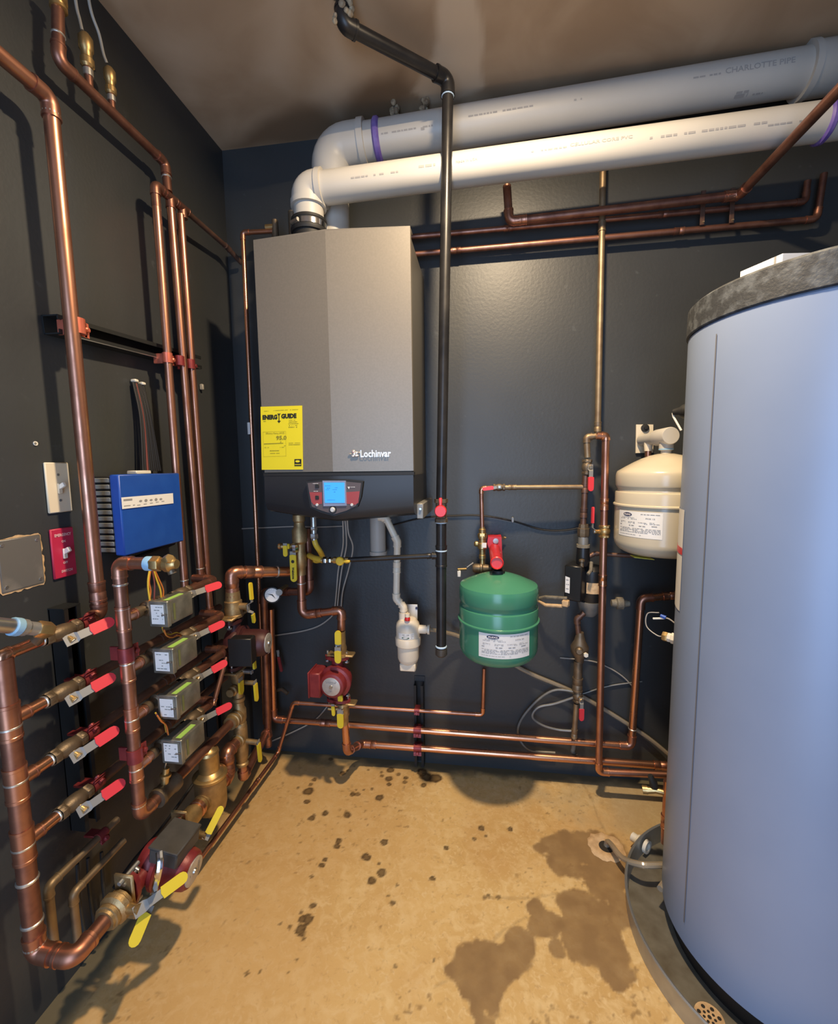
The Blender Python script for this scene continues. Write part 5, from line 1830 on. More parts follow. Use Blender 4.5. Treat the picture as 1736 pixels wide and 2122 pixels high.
# strut rails on the left wall
T = Thing('strut_rail', 'black horizontal strut rail on the left wall behind the risers', 'strut', V((.02, -.5, 1.56)))
s0, s1 = X(104, 672, .02), X(405, 752, .02)
d = (s1 - s0).normalized()
nv = XA
up = d.cross(nv)
if up.z < 0:
    up = -up
L = (s1 - s0).length
mid = s0.lerp(s1, .5)
m = MB()
m.box(V((.002, mid.y, mid.z)), (L, .003, .042), (d, nv, up))
for s in (-1, 1):
    m.box(V((.021, mid.y, mid.z)) + up * s * .0195, (L, .040, .003), (d, nv, up))
    m.box(V((.0405, mid.y, mid.z)) + up * s * .0155, (L, .003, .010), (d, nv, up))
T.part('channel', m, 'strut_black')
T.part('pale_edge', MB().box(V((.0425, mid.y, mid.z)) - up * .0205, (L * .96, .0012, .0018), (d, nv, up)), 'steel')  # thin pale strip along the lower lip of the rail
for i, (p0, p1, lab) in enumerate(((X(122, 1262, .02), X(186, 1700, .02), 'black vertical strut behind the red-levered valves'), (X(425, 1205, .02), X(447, 1520, .02), 'black vertical strut behind the zone valve pipes'))):
    T = Thing('strut_post', lab, 'strut', V((.02, p1.y, p1.z)))
    y_ = (p0.y + p1.y) / 2
    zc, hh = (p0.z + p1.z) / 2, p0.z - p1.z
    m = MB()
    m.box((.002, y_, zc), (.003, .042, hh))
    for s in (-1, 1):
        m.box((.021, y_ + s * .0195, zc), (.040, .003, hh))
        m.box((.0405, y_ + s * .0155, zc), (.003, .010, hh))
    T.part('channel', m, 'strut_black')
    T.part('top_plate', MB().box((.02, y_, p0.z + .002), (.042, .044, .003)), 'strut_black')

rr = 0.0142      # riser radius
# first riser, bending off the top towards the door
Rz = [X(103, 203, .075) + V((0, -1.62, 0)), X(103, 203, .075), X(206, 1268, .075), X(175, 1295, .075)]
Rz[1].z = Rz[0].z
run('riser_pipe', 'single tall copper riser on the left wall beside the blue relay box', Rz, .0150, 'copper', fit='copper_aged', bend=1.4, rings=[(1, .028), (0, .9)], couplings=[(1, .955)], swell=1.14)
clamp('copper-plated clamp holding the single tall riser to the strut rail', X(158, 676, .075), V(Rz[1]) - V(Rz[2]), -XA, .0152, 'clamp_copper', 'clamps on the strut rail', foot=.032, ear=V((0, 1, -.1)).normalized())
# header above with air vents
hd = [X(-40, -120, .06), X(118, 118, .06), X(342, 345, .06), X(347, 400, .075)]
T0 = X(120, 20, .06)
T1 = X(121, 122, .06)
hdz = X(240, 240, .06).z
Hd = [T0, V((.06, T1.y, hdz)), V((.06, X(343, 345, .06).y, hdz)), X(348, 398, .07)]
run('header_pipe', 'copper header pipe under the ceiling along the left wall', Hd, .0120, 'copper_aged', bend=1.5, rings=[(0, .5), (2, .5)])
for i, (px, pt, pb) in enumerate(((119, -10, 38), (176, 70, 150), (226, 140, 200))):
    lab = ['largest brass air vent at the near end of the left header pipe', 'middle brass air vent standing on the left header pipe', 'smallest brass air vent standing on the left header pipe'][i]
    a, b_ = X(px, pt, .06), X(px, pb, .06)
    b_ = V((.06, a.y, hdz if i else b_.z))
    hgt = a.z - b_.z
    T = Thing('air_vent', lab, 'valve', b_)
    kk = (1.0, .85, .75)[i]
    m = MB()
    if i:
        m.lathe(b_, ZA, [(0, .010 * kk), (hgt * .42, .010 * kk)], 14)
        T.part('riser_stub', m, 'copper_aged')
        T.part('solder_joint', MB().lathe(b_ + V((0, 0, hgt * .25)), ZA, [(0, .0125 * kk), (hgt * .12, .0125 * kk)], 14), 'solder')
    m = MB()
    m.lathe(b_, ZA, [(hgt * .40, .012 * kk), (hgt * .44, .017 * kk), (hgt * .55, .017 * kk), (hgt * .58, .013 * kk), (hgt * .68, .014 * kk), (hgt * .72, .018 * kk), (hgt * .92, .018 * kk), (hgt, .010 * kk)], 12)
    T.part('vent_body', m, 'brass')
for i, (q, w) in enumerate((([(150, -60), (158, 10), (165, 40), (170, 62)], 0), ([(175, -60), (188, 20), (205, 70), (214, 110), (221, 130)], 1))):
    wire('ceiling_cable', ['pale cable hanging to the middle air vent of the header', 'pale cable hanging to the smallest air vent of the header'][i], [X(a, b_, .045) for a, b_ in q], .0035, 'wire_grey')
# three risers joined by a small header
tops = [X(324, 425, .075), X(350, 425, .07), X(374, 440, .075)]
hz_ = X(346, 404, .075).z
bots = [X(383, 1224, .075), X(417, 1206, .075), X(436, 1276, .075)]
hdr = [V((.075, tops[0].y - .0, hz_)), V((.075, tops[2].y + .035, hz_))]
T = run('riser_header', 'short copper header joining the three risers on left wall', [V((.075, tops[0].y, hz_ - .06)), V((.075, tops[0].y, hz_)), V((.075, tops[2].y + .03, hz_))], .0115, 'copper_aged', bend=1.4, tees=[(1, .45, (0, 0, -1), .03, .011), (1, .85, (0, 0, -1), .03, .011)])
run('thin_copper_pipe', 'dark thin copper pipe slanting from riser header towards the corner', [V((.075, tops[2].y + .03, hz_)), X(470, 512, .06), Y(500, 545, -.03)], .0085, 'copper_dull', bend=2)
zl1 = X(444, 1212, xb)       # far elbow of zone line 1
zl2 = X(459, 1278, xb)
labs = ['riser nearest the blue relay box of the three joined copper risers', 'middle one of the three joined copper risers', 'riser nearest the corner of the three joined copper risers']
ends = [[X(384, 1232, .075)], [bots[1], V((.075 + .0, zl1.y, X(443, 1212, .12).z))], [bots[2], V((.075, zl2.y, X(458, 1278, .12).z))]]
for i in range(3):
    tp = V((.075, tops[i].y, hz_ - (.05 if i == 0 else .024)))
    pts = [tp] + ends[i]
    run('riser_pipe', labs[i], pts, .0112, 'copper', fit='copper_aged', rings=[(0, .96)] if i != 2 else [(0, .93)], bend=1.3, group='three joined risers')
for i, (px, py) in enumerate(((347, 742), (372, 748), (394, 755))):
    lab = ['red clamp on the strut rail holding the riser nearest the relay box', 'red clamp on the strut rail holding the middle joined riser', 'red clamp on the strut rail holding the riser nearest the corner'][i]
    clamp(lab, X(px, py, .075), ZA, -XA, .0118, 'clamp_red' if i else 'clamp_copper', 'clamps on the strut rail', foot=.032, ear=V((0, 1, -.1)).normalized())

# ---- supply manifold nearest the door, with four valved branches
M0, M1 = X(2, 1352, xa), X(62, 1940, xa)
M0 = V((xa, (M0.y + M1.y) / 2 + .004, M0.z - .012))
zbot = 0.245
M1 = V((xa, M0.y, zbot))
Ub = V((xb, M0.y, zbot))
FL0 = V((xb, X(225, 1915, xb).y, zbot))
BR = [((19, 1351), (81, 1331), (129, 1318), (210, 1294), (177, 1294)),
      ((34, 1485), (93, 1455), (144, 1441), (220, 1408), (180, 1408)),
      ((49, 1611), (105, 1575), (154, 1557), (229, 1515), (186, 1516)),
      ((64, 1737), (120, 1689), (166, 1668), (241, 1620), (198, 1620))]
zs_ = []
for br in BR:
    zs_.append(.5 * (X(*br[0], xa).z + X(*br[1], xa).z))
mr = 0.0170
tees = [(0, (M0.z - z) / (M0.z - zbot), YA, .036, .0115) for z in zs_[1:]]
run('manifold_pipe', 'thick copper manifold nearest the door with four valved branches', [M0, M1, Ub, FL0], mr, 'copper_aged', fit='copper', tees=tees, bend=1.5, swell=1.12,
    rings=[(0, .22), (0, .40), (0, .62), (0, .74), (0, .89), (0, .97)], seg=20)
bl = ['topmost', 'second', 'third', 'lowest']
for i, br in enumerate(BR):
    z = zs_[i]
    pY = lambda q: X(*q, xa).y
    y0 = M0.y
    y1 = pY(br[1]) if i else pY((88, 1328))
    yv = pY(br[2])
    yc = pY(br[4])
    if i == 0:
        pts = [V((xa, y0, z - .03)), V((xa, y0, z)), V((xa, y1, z))]
    else:
        pts = [V((xa, y0 + .02, z)), V((xa, y1, z))]
    run('branch_pipe', bl[i] + ' short bright copper branch off the thick manifold', pts, .0118, 'copper_bright', rings=[(len(pts) - 2, .96)], bend=1.5)
    yvb = (y1 + yc - .02) / 2
    tip = X(*br[3], xa + .045)
    pv = X(*br[2], xa + .03)
    blen = min(.105, abs(yc - .018 - y1))
    ball_valve(bl[i] + ' bronze ball valve with red lever on the thick manifold', V((xa, y1 + blen / 2, z)), YA, (1, 0, -.62), V((0, tip.y - pv.y, tip.z - pv.z)), .0115, .084, 'lever_red', 'brass_old', group='valves of the thick manifold', blen=blen, lw=.025, loff=.004, greyfrac=.45, face=(.75, -.45, .45))
    clamp(bl[i] + ' red clamp behind the red levers of the thick manifold', V((xa, yc, z)), YA, -XA, .0125, 'clamp_red', 'clamps behind the red levers', foot=.034, ear=V((.6, 0, .8)))
    if i:
        e = X((0, 455, 462, 468)[i], (0, 1262, 1345, 1420)[i], xa)
        run('return_pipe', ['', 'topmost', 'middle', 'lowest'][i] + ' dark copper return pipe running behind the zone valves', [V((xa, y1 + blen, z)), V((xa, e.y, z))], .0118, 'copper_dull', couplings=[(0, .5)])
# lower extra branches
for i, (p, cl, lab) in enumerate((([(243, 1698), (98, 1822), (134, 1960)], (210, 1722), 'upper of two dull thin copper pipes low on the left wall'), ([(256, 1742), (150, 1842), (158, 1960)], None, 'lower of two dull thin copper pipes low on the left wall'))):
    P = [X(*q, .055) for q in p]
    P[1].z = P[0].z
    P[2].y = P[1].y
    run('thin_copper_pipe', lab, P, .0088, 'copper_tarnished', bend=1.4)
    if cl:
        q = X(*cl, .055)
        clamp('red clamp on the upper thin copper pipe low on the left wall', V((.055, q.y, P[0].z)), YA, -XA, .0092, 'clamp_red', foot=.03, ear=V((.6, 0, -.8)))
for i, px in enumerate((160, 182, 210)):
    a = X(px, 1790 - i * 12, .02)
    wire('wall_conduit', ['thin grey conduit low on the left wall, nearest the thick manifold', 'thin grey conduit low on the left wall, between the other two', 'thin grey conduit low on the left wall, nearest the pump'][i], [a, V((.02, a.y - .004, a.z - .10)), V((.02, a.y + .004, .03))], .004, 'paint_dark', 'conduit')
# plated fitting at the top branch with blue tape
T = Thing('purge_fitting', 'plated pipe nipple with blue tape and brass plug at top branch', 'fitting', X(60, 1312, .11))
fa, fb = X(104, 1306, .115), X(-25, 1293, .115)
fd = (fb - fa).normalized()
fd = V((0, -1, (fb.z - fa.z) / abs(fb.y - fa.y)))
fd.normalize()
T.part('brass_plug', MB().hexa(fa, fd, .030, .0165), 'brass')
T.part('elbow_stub', MB().cyl(fa + fd * .012, V((xa, fa.y - .005, zs_[0])), .011, n=12), 'brass_old')
T.part('coupling', MB().lathe(fa + fd * .030, fd, [(0, .013), (.022, .013), (.024, .016), (.034, .016)], 16), 'galvanized')
T.part('blue_tape', MB().lathe(fa + fd * .064, fd, [(0, .0155), (.002, .0172), (.014, .0172), (.016, .0155)], 16), 'tape_blue')
T.part('nipple', MB().cyl(fa + fd * .050, fa + fd * .34, .0138, n=16), 'steel')
T.part('end_cap', MB().hexa(fa + fd * .335, fd, .022, .018), 'brass_old')

# ---- second manifold with the four zone valves
N0 = X(240, 1168, xb)
N1 = X(290, 1692, xb)
ny = (N0.y + N1.y) / 2 + .004
zn0, zn1 = N0.z, N1.z
PT = X(497, 1490, xb)          # where the loop pipe meets the brass tee
mr2 = 0.0138
ZB = [((265, 1278), (306, 1260), (312, 348, 392, 1247, 1299), (394, 1238), (443, 1226)),
      ((274, 1380), (306, 1364), (320, 359, 395, 1345, 1396), (397, 1324), (443, 1304)),
      ((284, 1478), (315, 1462), (330, 367, 404, 1442, 1491), (404, 1414), (449, 1387)),
      ((291, 1580), (322, 1560), (338, 377, 411, 1534, 1584), (413, 1495), (460, 1468))]
zz_ = [.5 * (X(*q[0], xb).z + X(*q[1], xb).z) for q in ZB]
tees = [(1, (zn0 - z) / (zn0 - zn1), YA, .034, .0115) for z in zz_]
elb = V((xb + .075, ny, zn0))
run('manifold_pipe', 'thick copper manifold feeding the four grey zone valves', [elb, V((xb, ny, zn0)), V((xb, ny, zn1)), V((xb, PT.y - .04, zn1))], mr2, 'copper_aged', fit='copper', bend=1.5, swell=1.12, tees=tees, seg=20,
    rings=[(1, .08), (1, .17), (1, .38), (1, .60), (1, .80), (1, .95)])
for i, zf_ in enumerate((.345, .745)):
    clamp(['red clamp around the zone manifold above its second branch', 'red clamp around the zone manifold above its lowest branch'][i], V((xb, ny, zn0 + (zn1 - zn0) * zf_)), ZA, -XA, .0146, 'clamp_red', 'clamps on the zone manifold', foot=.026, ear=V((.2, 1, 0)).normalized())
T = Thing('drain_tee', 'brass drain tee with small valve at the foot of zone manifold', 'valve', V((xb, ny + .07, zn1 - .02)))
T.part('tee_body', MB().lathe(V((xb, ny + .055, zn1)), YA, [(0, .024), (.012, .025), (.016, .0225), (.05, .0235), (.055, .026), (.068, .025)], 20), 'brass_old')
T.part('drain_stub', MB().lathe(V((xb, ny + .085, zn1 + .015)), V((.1, .1, 1)), [(0, .010), (.022, .010), (.024, .014), (.030, .014), (.032, .008), (.046, .008)], 12), 'brass')
T.part('capillary', MB().tube(smooth_path([V((xb, ny + .09, zn1 + .06)), V((xb + .01, ny + .10, zn1 + .10)), V((xb + .02, ny + .13, zn1 + .13)), V((xb + .02, ny + .16, zn1 + .145))]), .0022, 6), 'steel')
# relief valve out of the manifold top
T = Thing('relief_valve', 'brass relief valve with blue tape on top of zone manifold', 'valve', elb - V((0, 0, .02)))
T.part('blue_tape', MB().lathe(elb + V((-.006, 0, 0)), XA, [(0, .014), (.002, .0165), (.014, .0165), (.018, .014)], 18), 'tape_blue')
T.part('bushing', MB().hexa(elb + V((.010, 0, 0)), XA, .020, .0175), 'brass')
T.part('valve_body', MB().lathe(elb + V((.030, 0, 0)), XA, [(0, .012), (.010, .014), (.014, .018), (.026, .019), (.032, .012), (.040, .010)], 14), 'brass')
T.part('test_cap', MB().hexa(elb + V((.045, -.004, .006)), V((1, -.2, .5)), .018, .012), 'brass')
T.part('outlet', MB().cyl(elb + V((.050, 0, 0)), elb + V((.058, 0, -.022)), .009, n=12), 'brass_old')


def zone_valve(i, q, label):
    (pl, pr, pf, pt, pb) = q[2]
    xr_ = 0.245
    f = X(pr, pb, xr_)
    y0 = f.y
    zb = f.z
    zt_ = X(pr, pt, xr_).z
    xl = Y(pl, pb, y0).x
    y1 = X(pf, (pt + pb) / 2, xr_).y
    y1 = max(y1, y0 + .095)
    c = V(((xl + xr_) / 2, (y0 + y1) / 2, (zb + zt_) / 2))
    sz = (xr_ - xl, y1 - y0, zt_ - zb)
    T = Thing('zone_valve', label, 'valve', V((c.x, c.y, zb)), 'zone valves')
    T.part('case', MB().box(c, sz, bev=.004, seg=2), 'zone_case')
    T.part('case_lid', MB().box(c + V((0, -sz[1] / 2 + .006, 0)), (sz[0] + .004, .012, sz[2] + .004), bev=.002), 'zone_case')
    fn = plane_fn(V((xl, y0, zb)), XA, ZA, -YA, .0016)
    w, h = sz[0], sz[2]
    m = MB()
    m.quad(fn(w * .12, h * .10), fn(w * .86, h * .10), fn(w * .86, h * .90), fn(w * .12, h * .90))
    lb = T.part('white_label', m, 'paper_white')
    fn2 = plane_fn(V((xl, y0, zb)), XA, ZA, -YA, .0024)
    m = MB()
    for k in range(6):
        dashes(m, fn2, w * .20, w * .78, h * (.78 - k * .12), h * .035, i * 10 + k, .45)
    T.part('label_print', m, 'relay_grey', lb)
    T.part('green_strip', MB().box(V((xr_ - w * .28, c.y - .01, zt_ + .0006)), (w * .26, sz[1] * .70, .0016)), 'zone_green')
    fn3 = plane_fn(V((xr_, y0, zb)), YA, ZA, XA, .0008)
    m = MB()
    m.quad(fn3(sz[1] * .22, h * .15), fn3(sz[1] * .30, h * .15), fn3(sz[1] * .30, h * .85), fn3(sz[1] * .22, h * .85))
    T.part('side_stripe', m, 'zone_side')
    T.part('release_lever', MB().box(V((xr_ - w * .12, y0 - .003, zb + h * .5)), (.012, .004, .003)), 'steel')
    # brass body behind, in line with the branch
    zc = zz_[i]
    m = MB().lathe(V((xb, y0 - .012, zc)), YA, [(0, .014), (.014, .014), (.016, .012), (.03, .013), (.035, .019), (y1 - y0 - .01, .019), (y1 - y0, .013), (y1 - y0 + .02, .014)], 16)
    T.part('valve_body', m, 'brass_old')
    T.part('bonnet', MB().cyl(V((xb, c.y, zc)), V((c.x, c.y, c.z)), .016, n=14), 'brass_old')
    return y0, y1


zlab = ['topmost', 'second', 'third', 'lowest']
for i, q in enumerate(ZB):
    y0, y1 = zone_valve(i, q, zlab[i] + ' grey zone valve with green strip and white label')
    z = zz_[i]
    run('zone_branch', zlab[i] + ' copper stub between zone manifold and its grey zone valve', [V((xb, ny + .02, z)), V((xb, y0 - .004, z))], .0118, 'copper_bright' if i < 1 else 'copper', rings=[(0, .9)])
    pv, tip = X(*q[3], xb + .035), X(*q[4], xb + .045)
    yv = X(*q[3], xb + .03).y
    yv = max(yv, y1 + .055)
    zv = .5 * (z + X(q[3][0], q[3][1], xb + .03).z)
    ball_valve(zlab[i] + ' bronze ball valve with red lever after its zone valve', V((xb, yv, z)), YA, (1, -.15, -.05), V((0, tip.y - pv.y, tip.z - pv.z)), .0112, .088, 'lever_red', 'brass_old', group='valves after the zone valves', blen=.07, face=(.75, -.45, .35), lw=.021, loff=.006, greyfrac=.48)
    ya_ = yv + .034
    if i == 0:
        pts = [V((xb, ya_, z)), V((xb, zl1.y, z)), V((.10, zl1.y, z + .004))]
    elif i == 1:
        pts = [V((xb, ya_, z)), V((xb, zl2.y, z)), V((.10, zl2.y, z + .004))]
    elif i == 2:
        e = X(470, 1352, xb)
        pts = [V((xb, ya_, z)), V((xb, e.y, z)), V((.10, e.y, z))]
    else:
        pts = [V((xb, ya_, z)), V((xb, ya_ + .06, z)), V((.09, ya_ + .06, z))]
    run('zone_pipe', zlab[i] + ' dark copper zone pipe ending in an elbow to the wall', pts, .0118, 'copper_aged', bend=1.4)
run('thin_copper_pipe', 'slanted thin copper pipe dropping from third zone pipe', [X(469, 1362, xb + .01), X(443, 1456, xb + .01)], .0068, 'copper', couplings=[(0, .98)])
T = Thing('zone_wiring', 'yellow and orange thermostat wires between relay box and top zone valve', 'wires', X(325, 1225, .2))
wp = [([(311, 1176), (307, 1200), (307, 1220), (311, 1248)], 'wire_yellow', .0022), ([(313, 1176), (309, 1205), (312, 1225), (309, 1248)], 'wire_orange', .0018), ([(317, 1178), (324, 1200), (332, 1222), (334, 1242)], 'wire_yellow', .0022), ([(319, 1178), (328, 1198), (338, 1222), (337, 1242)], 'wire_orange', .0018), ([(315, 1180), (320, 1210), (319, 1245)], 'wire_brown', .0018)]
for q, mt, r in wp:
    T.part('wire', MB().tube(smooth_path([X(a, b_, .19) for a, b_ in q]), r, 6), mt)
for k, q in enumerate(([(336, 1302), (341, 1314), (352, 1318), (366, 1314), (376, 1320), (382, 1328)], [(322, 1480), (330, 1492), (340, 1500), (345, 1520)])):
    T = Thing('zone_wiring', ['brown and yellow wires looping between top two zone valves', 'yellow wires looping between lower two zone valves'][k], 'wires', X(*q[1], .2))
    for j, mt in enumerate(('wire_yellow', 'wire_brown', 'wire_orange')):
        T.part('wire', MB().tube(smooth_path([X(a + 2 * j, b_ + (j - 1) * 3, .20 + .004 * j) for a, b_ in q]), .0018, 6), mt)

# ---- loop pump on the floor side, air separator, purge tees, upper pump
zl = zbot
yP = X(322, 1790, xb).y
circulator('dark red floor-side circulator pump with grey top box on thick manifold', V((xb, yP, zl)), YA, (1, -.12, -.16), (.05, 0, 1), k=.98, ml=.9, boxmat='pump_box', group=None)
T = Thing('isolation_valve', 'large brass flange valve with two yellow levers before the floor-side pump', 'valve', V((xb, FL0.y + .05, zl - .03)))
ye = yP - .096
L = ye - FL0.y
m = MB().lathe(V((xb, FL0.y - .01, zl)), YA, [(0, .0235), (L * .12, .0245), (L * .14, .029), (L * .30, .029), (L * .33, .026), (L * .5, .035), (L * .75, .036), (L * .85, .030), (L, .030)], 12)
T.part('valve_body', m, 'brass_cast')
T.part('flange', MB().box(V((xb, ye + .002, zl)), (.05, .009, .112), (V((1, 0, 0)), YA, ZA), .004), 'brass_cast')
for s in (-1, 1):
    T.part('bolt', MB().cyl(V((xb, ye - .012, zl + s * .044)), V((xb, ye + .045, zl + s * .044)), .005, n=8), 'galvanized')
pv = X(290, 1884, xb + .06)
T.part('stem', MB().cyl(V((xb, pv.y, zl)), pv, .011, n=12), 'brass')
tip = X(352, 1836, xb + .06)
lever(T, pv, camn(pv), tip - pv, (tip - pv).length, .025, 'lever_yellow', offset=.006, greyfrac=.45)
pv = X(303, 1890, xb + .06)
T.part('drain_stem', MB().cyl(V((xb + .01, pv.y, pv.z + .01)), pv, .009, n=12), 'brass')
tip = X(272, 1964, xb + .06)
lever(T, pv, camn(pv), tip - pv, (tip - pv).length, .024, 'lever_yellow', offset=.004, greyfrac=.06)
m = MB().tube(smooth_path([X(330, 1765, .26), X(331, 1790, .27), X(328, 1812, .27), X(322, 1835, .25), X(315, 1865, .22)]), .0075, 8)
single('flex_conduit', 'short silver flexible conduit on the floor-side pump', 'conduit', m, 'chrome')
wire('black_cable', 'black power cable running behind the floor-side pump', [X(236, 1840, .06), X(280, 1780, .06), X(330, 1722, .06), X(372, 1665, .06), X(400, 1625, .06)], .005, 'wire_black')
yo_ = yP + .096
ys_ = X(437, 1640, xb).y
T = Thing('isolation_valve', 'brass flange valve with one yellow lever after the floor-side pump', 'valve', V((xb, yo_ + .03, zl - .03)))
L = ys_ - .045 - yo_
T.part('flange', MB().box(V((xb, yo_ - .001, zl)), (.05, .009, .112), (V((1, 0, 0)), YA, ZA), .004), 'brass_cast')
T.part('valve_body', MB().lathe(V((xb, yo_, zl)), YA, [(0, .030), (L * .25, .028), (L * .6, .027), (L * .65, .022), (L, .022)], 18), 'brass_cast')
T.part('union_ring', MB().lathe(V((xb, yo_ + L * .70, zl)), YA, [(0, .022), (.003, .026), (.014, .026), (.017, .022)], 18), 'copper_bright')
pv = X(428, 1732, xb + .085)
tip = X(446, 1695, xb + .085)
T.part('stem', MB().cyl(V((xb, pv.y, zl)), V((xb + .085, pv.y, pv.z)), .009, n=12), 'brass_cast')
lever(T, V((xb + .085, pv.y, pv.z)), camn(pv), V((0, tip.y - pv.y, tip.z - pv.z)), .07, .018, 'lever_yellow', offset=.006, greyfrac=.08)
# air separator
sx = V((xb, ys_, zl))
zt1_ = X(431, 1555, xb).z
zm = X(432, 1608, xb).z
T = Thing('air_separator', 'tall brass air separator with narrow top beside the floor-side pump', 'separator', V((xb, ys_, zl - .07)))
hb_ = zm - (zl - .065)
T.part('body', MB().lathe(V((xb, ys_, zl - .065)), ZA, [(0, .020), (.006, .030), (.014, .040), (.03, .044), (hb_ - .006, .045)], 32), 'brass_cast')
T.part('body_ring', MB().lathe(V((xb, ys_, zm - .008)), ZA, [(0, .046), (.003, .049), (.010, .049), (.014, .042)], 32), 'brass')
T.part('top', MB().lathe(V((xb, ys_, zm)), ZA, [(0, .044), (.010, .036), (.016, .029), (zt1_ - zm - .012, .028), (zt1_ - zm - .008, .030), (zt1_ - zm, .028), (zt1_ - zm + .004, .018), (zt1_ - zm + .014, .012)], 28), 'brass')
T.part('inlet', MB().cyl(V((xb, ys_ - .046, zl)), V((xb, ys_ - .02, zl)), .026, n=20), 'brass_cast')
T.part('drain_plug', MB().hexa(V((xb, ys_, zl - .080)), ZA, .018, .013), 'brass_old')
yt = X(497, 1490, xb).y
zt_a, zt_b = zn1, X(488, 1540, xb).z
run('copper_pipe', 'short thick copper bend between air separator and lower purge tee', [V((xb + .01, ys_ + .03, zl + .0)), V((xb + .01, ys_ + .075, zl)), V((xb, yt - .085, zt_b)), V((xb, yt - .03, zt_b))], .0185, 'copper', bend=1.2, couplings=[(1, .5)])
# purge tees
T = Thing('purge_tee', 'upper brass purge tee with yellow levers beside zone manifold loop', 'valve', V((xb, yt, zt_a - .03)))
za1 = X(494, 1415, xb).z
T.part('tee_body', MB().lathe(V((xb, yt, zt_a - .045)), ZA, [(0, .021), (.012, .021), (.016, .018), (.03, .022), (.06, .022), (.07, .017), (.09, .016), (.095, .020), (.105, .020), (.108, .016), (za1 - zt_a + .045, .016)], 18), 'brass_cast')
m = MB().lathe(V((xb, yt, zt_a)), (0, -1, 0), [(0, .020), (.018, .021), (.020, .025), (.028, .025), (.030, .021), (.034, .021), (.036, .025), (.044, .025), (.046, .022), (.060, .022)], 18)
T.part('side_port', m, 'brass_cast')
hb2 = X(475, 1435, xb)
T.part('hose_bib', MB().lathe(V((xb, yt, za1 - .01)), (0, -1, 0), [(0, .012), (.022, .012), (.024, .017), (.036, .017), (.04, .013), (.05, .013)], 12), 'brass_cast')
lv0 = X(498, 1411, xb + .03)
lever(T, lv0, (1, 0, 0), (0, 0, -1), .046, .024, 'lever_yellow', crank=False, greyfrac=.05)
lv1 = X(527, 1415, xb + .06)
T.part('lever_stem', MB().cyl(V((xb, yt, lv1.z)), V((xb + .06, yt, lv1.z)), .008, n=10), 'brass_cast')
lever(T, V((xb + .062, yt, lv1.z)), (1, 0, 0), (0, 0.05, -1), .066, .018, 'lever_yellow', crank=False, greyfrac=.06)
T = Thing('purge_tee', 'lower brass purge tee with a yellow lever above the bottom elbow', 'valve', V((xb, yt, zt_b - .06)))
zb_2 = X(503, 1585, xb).z
T.part('tee_body', MB().lathe(V((xb, yt, zb_2)), ZA, [(0, .017), (.004, .021), (.012, .021), (.016, .017), (.03, .020), (.05, .023), (zt_a - .045 - zb_2, .022)], 18), 'brass_cast')
T.part('side_port', MB().lathe(V((xb, yt, zt_b)), (0, -1, 0), [(0, .019), (.014, .020), (.016, .024), (.024, .024), (.026, .020), (.036, .020)], 18), 'brass_cast')
lv2 = X(535, 1537, xb + .06)
T.part('lever_stem', MB().cyl(V((xb, yt, lv2.z + .004)), V((xb + .06, yt, lv2.z)), .009, n=10), 'brass_cast')
lever(T, V((xb + .062, yt, lv2.z)), (1, 0, 0), (0, 0.08, -1), .074, .017, 'lever_yellow', crank=False, greyfrac=.06)
vb = V(CB[3])
zlow = zb_2 - .045
run('copper_pipe', 'copper U-bend linking the lower purge tee to the corner return pipe', [V((xb, yt, zb_2 + .01)), V((xb, yt, zlow)), V((vb.x, vb.y, zlow)), vb + V((0, 0, .01))], .0150, 'copper', bend=1.6)
# upper loop pump
zu1 = X(490, 1330, xb).z
circulator('upper circulator pump in shadow between two brass flange valves', V((xb, yt, zu1)), ZA, (1, .10, 0), (-.25, -1, 0), k=.95, boxmat='pump_black', color='pump_shaded')
T = Thing('isolation_valve', 'brass flange valve with yellow lever under the shadowed upper pump', 'valve', V((xb, yt, za1)))
T.part('valve_body', MB().lathe(V((xb, yt, za1 - .004)), ZA, [(0, .017), (.012, .020), (zu1 - .100 - za1, .024), (zu1 - .098 - za1, .028), (zu1 - .092 - za1, .028)], 18), 'brass_cast')
T.part('flange', MB().box(V((xb, yt, zu1 - .090)), (.05, .100, .008), bev=.003), 'brass_cast')
lv3 = X(522, 1390, xb + .05)
T.part('stem', MB().cyl(V((xb, yt, lv3.z)), V((xb + .05, yt, lv3.z)), .008, n=10), 'steel')
lever(T, V((xb + .052, yt, lv3.z)), (1, 0, .1), (0, 0.06, 1), .052, .014, 'lever_yellow', offset=.012, greyfrac=.2)
zf0, zf1 = zu1 + .090, X(482, 1225, xb).z
T = Thing('isolation_valve', 'large brass flange valve with yellow levers over the shadowed upper pump', 'valve', V((xb, yt, zf0)))
Hh = zf1 - zf0
T.part('valve_body', MB().lathe(V((xb, yt, zf0)), ZA, [(0, .030), (.008, .030), (.010, .028), (Hh * .35, .029), (Hh * .4, .027), (Hh * .62, .028), (Hh * .66, .024), (Hh, .022)], 12), 'brass_cast')
T.part('flange', MB().box(V((xb, yt, zf0 + .004)), (.05, .108, .009), bev=.003), 'brass_cast')
lv4 = X(500, 1262, xb + .045)
T.part('stem', MB().cyl(V((xb, yt, lv4.z)), V((xb + .05, yt, lv4.z)), .011, n=12), 'brass_cast')
lever(T, V((xb + .052, yt, lv4.z)), (1, 0, .1), (0, 0.12, 1), .078, .016, 'lever_yellow', offset=.014, greyfrac=.28)
lever(T, V((xb + .052, yt, lv4.z - .012)), (1, 0, -.1), (0, 0.3, -1), .050, .014, 'lever_yellow', offset=.014, greyfrac=.30)
top = X(480, 1186, xb)
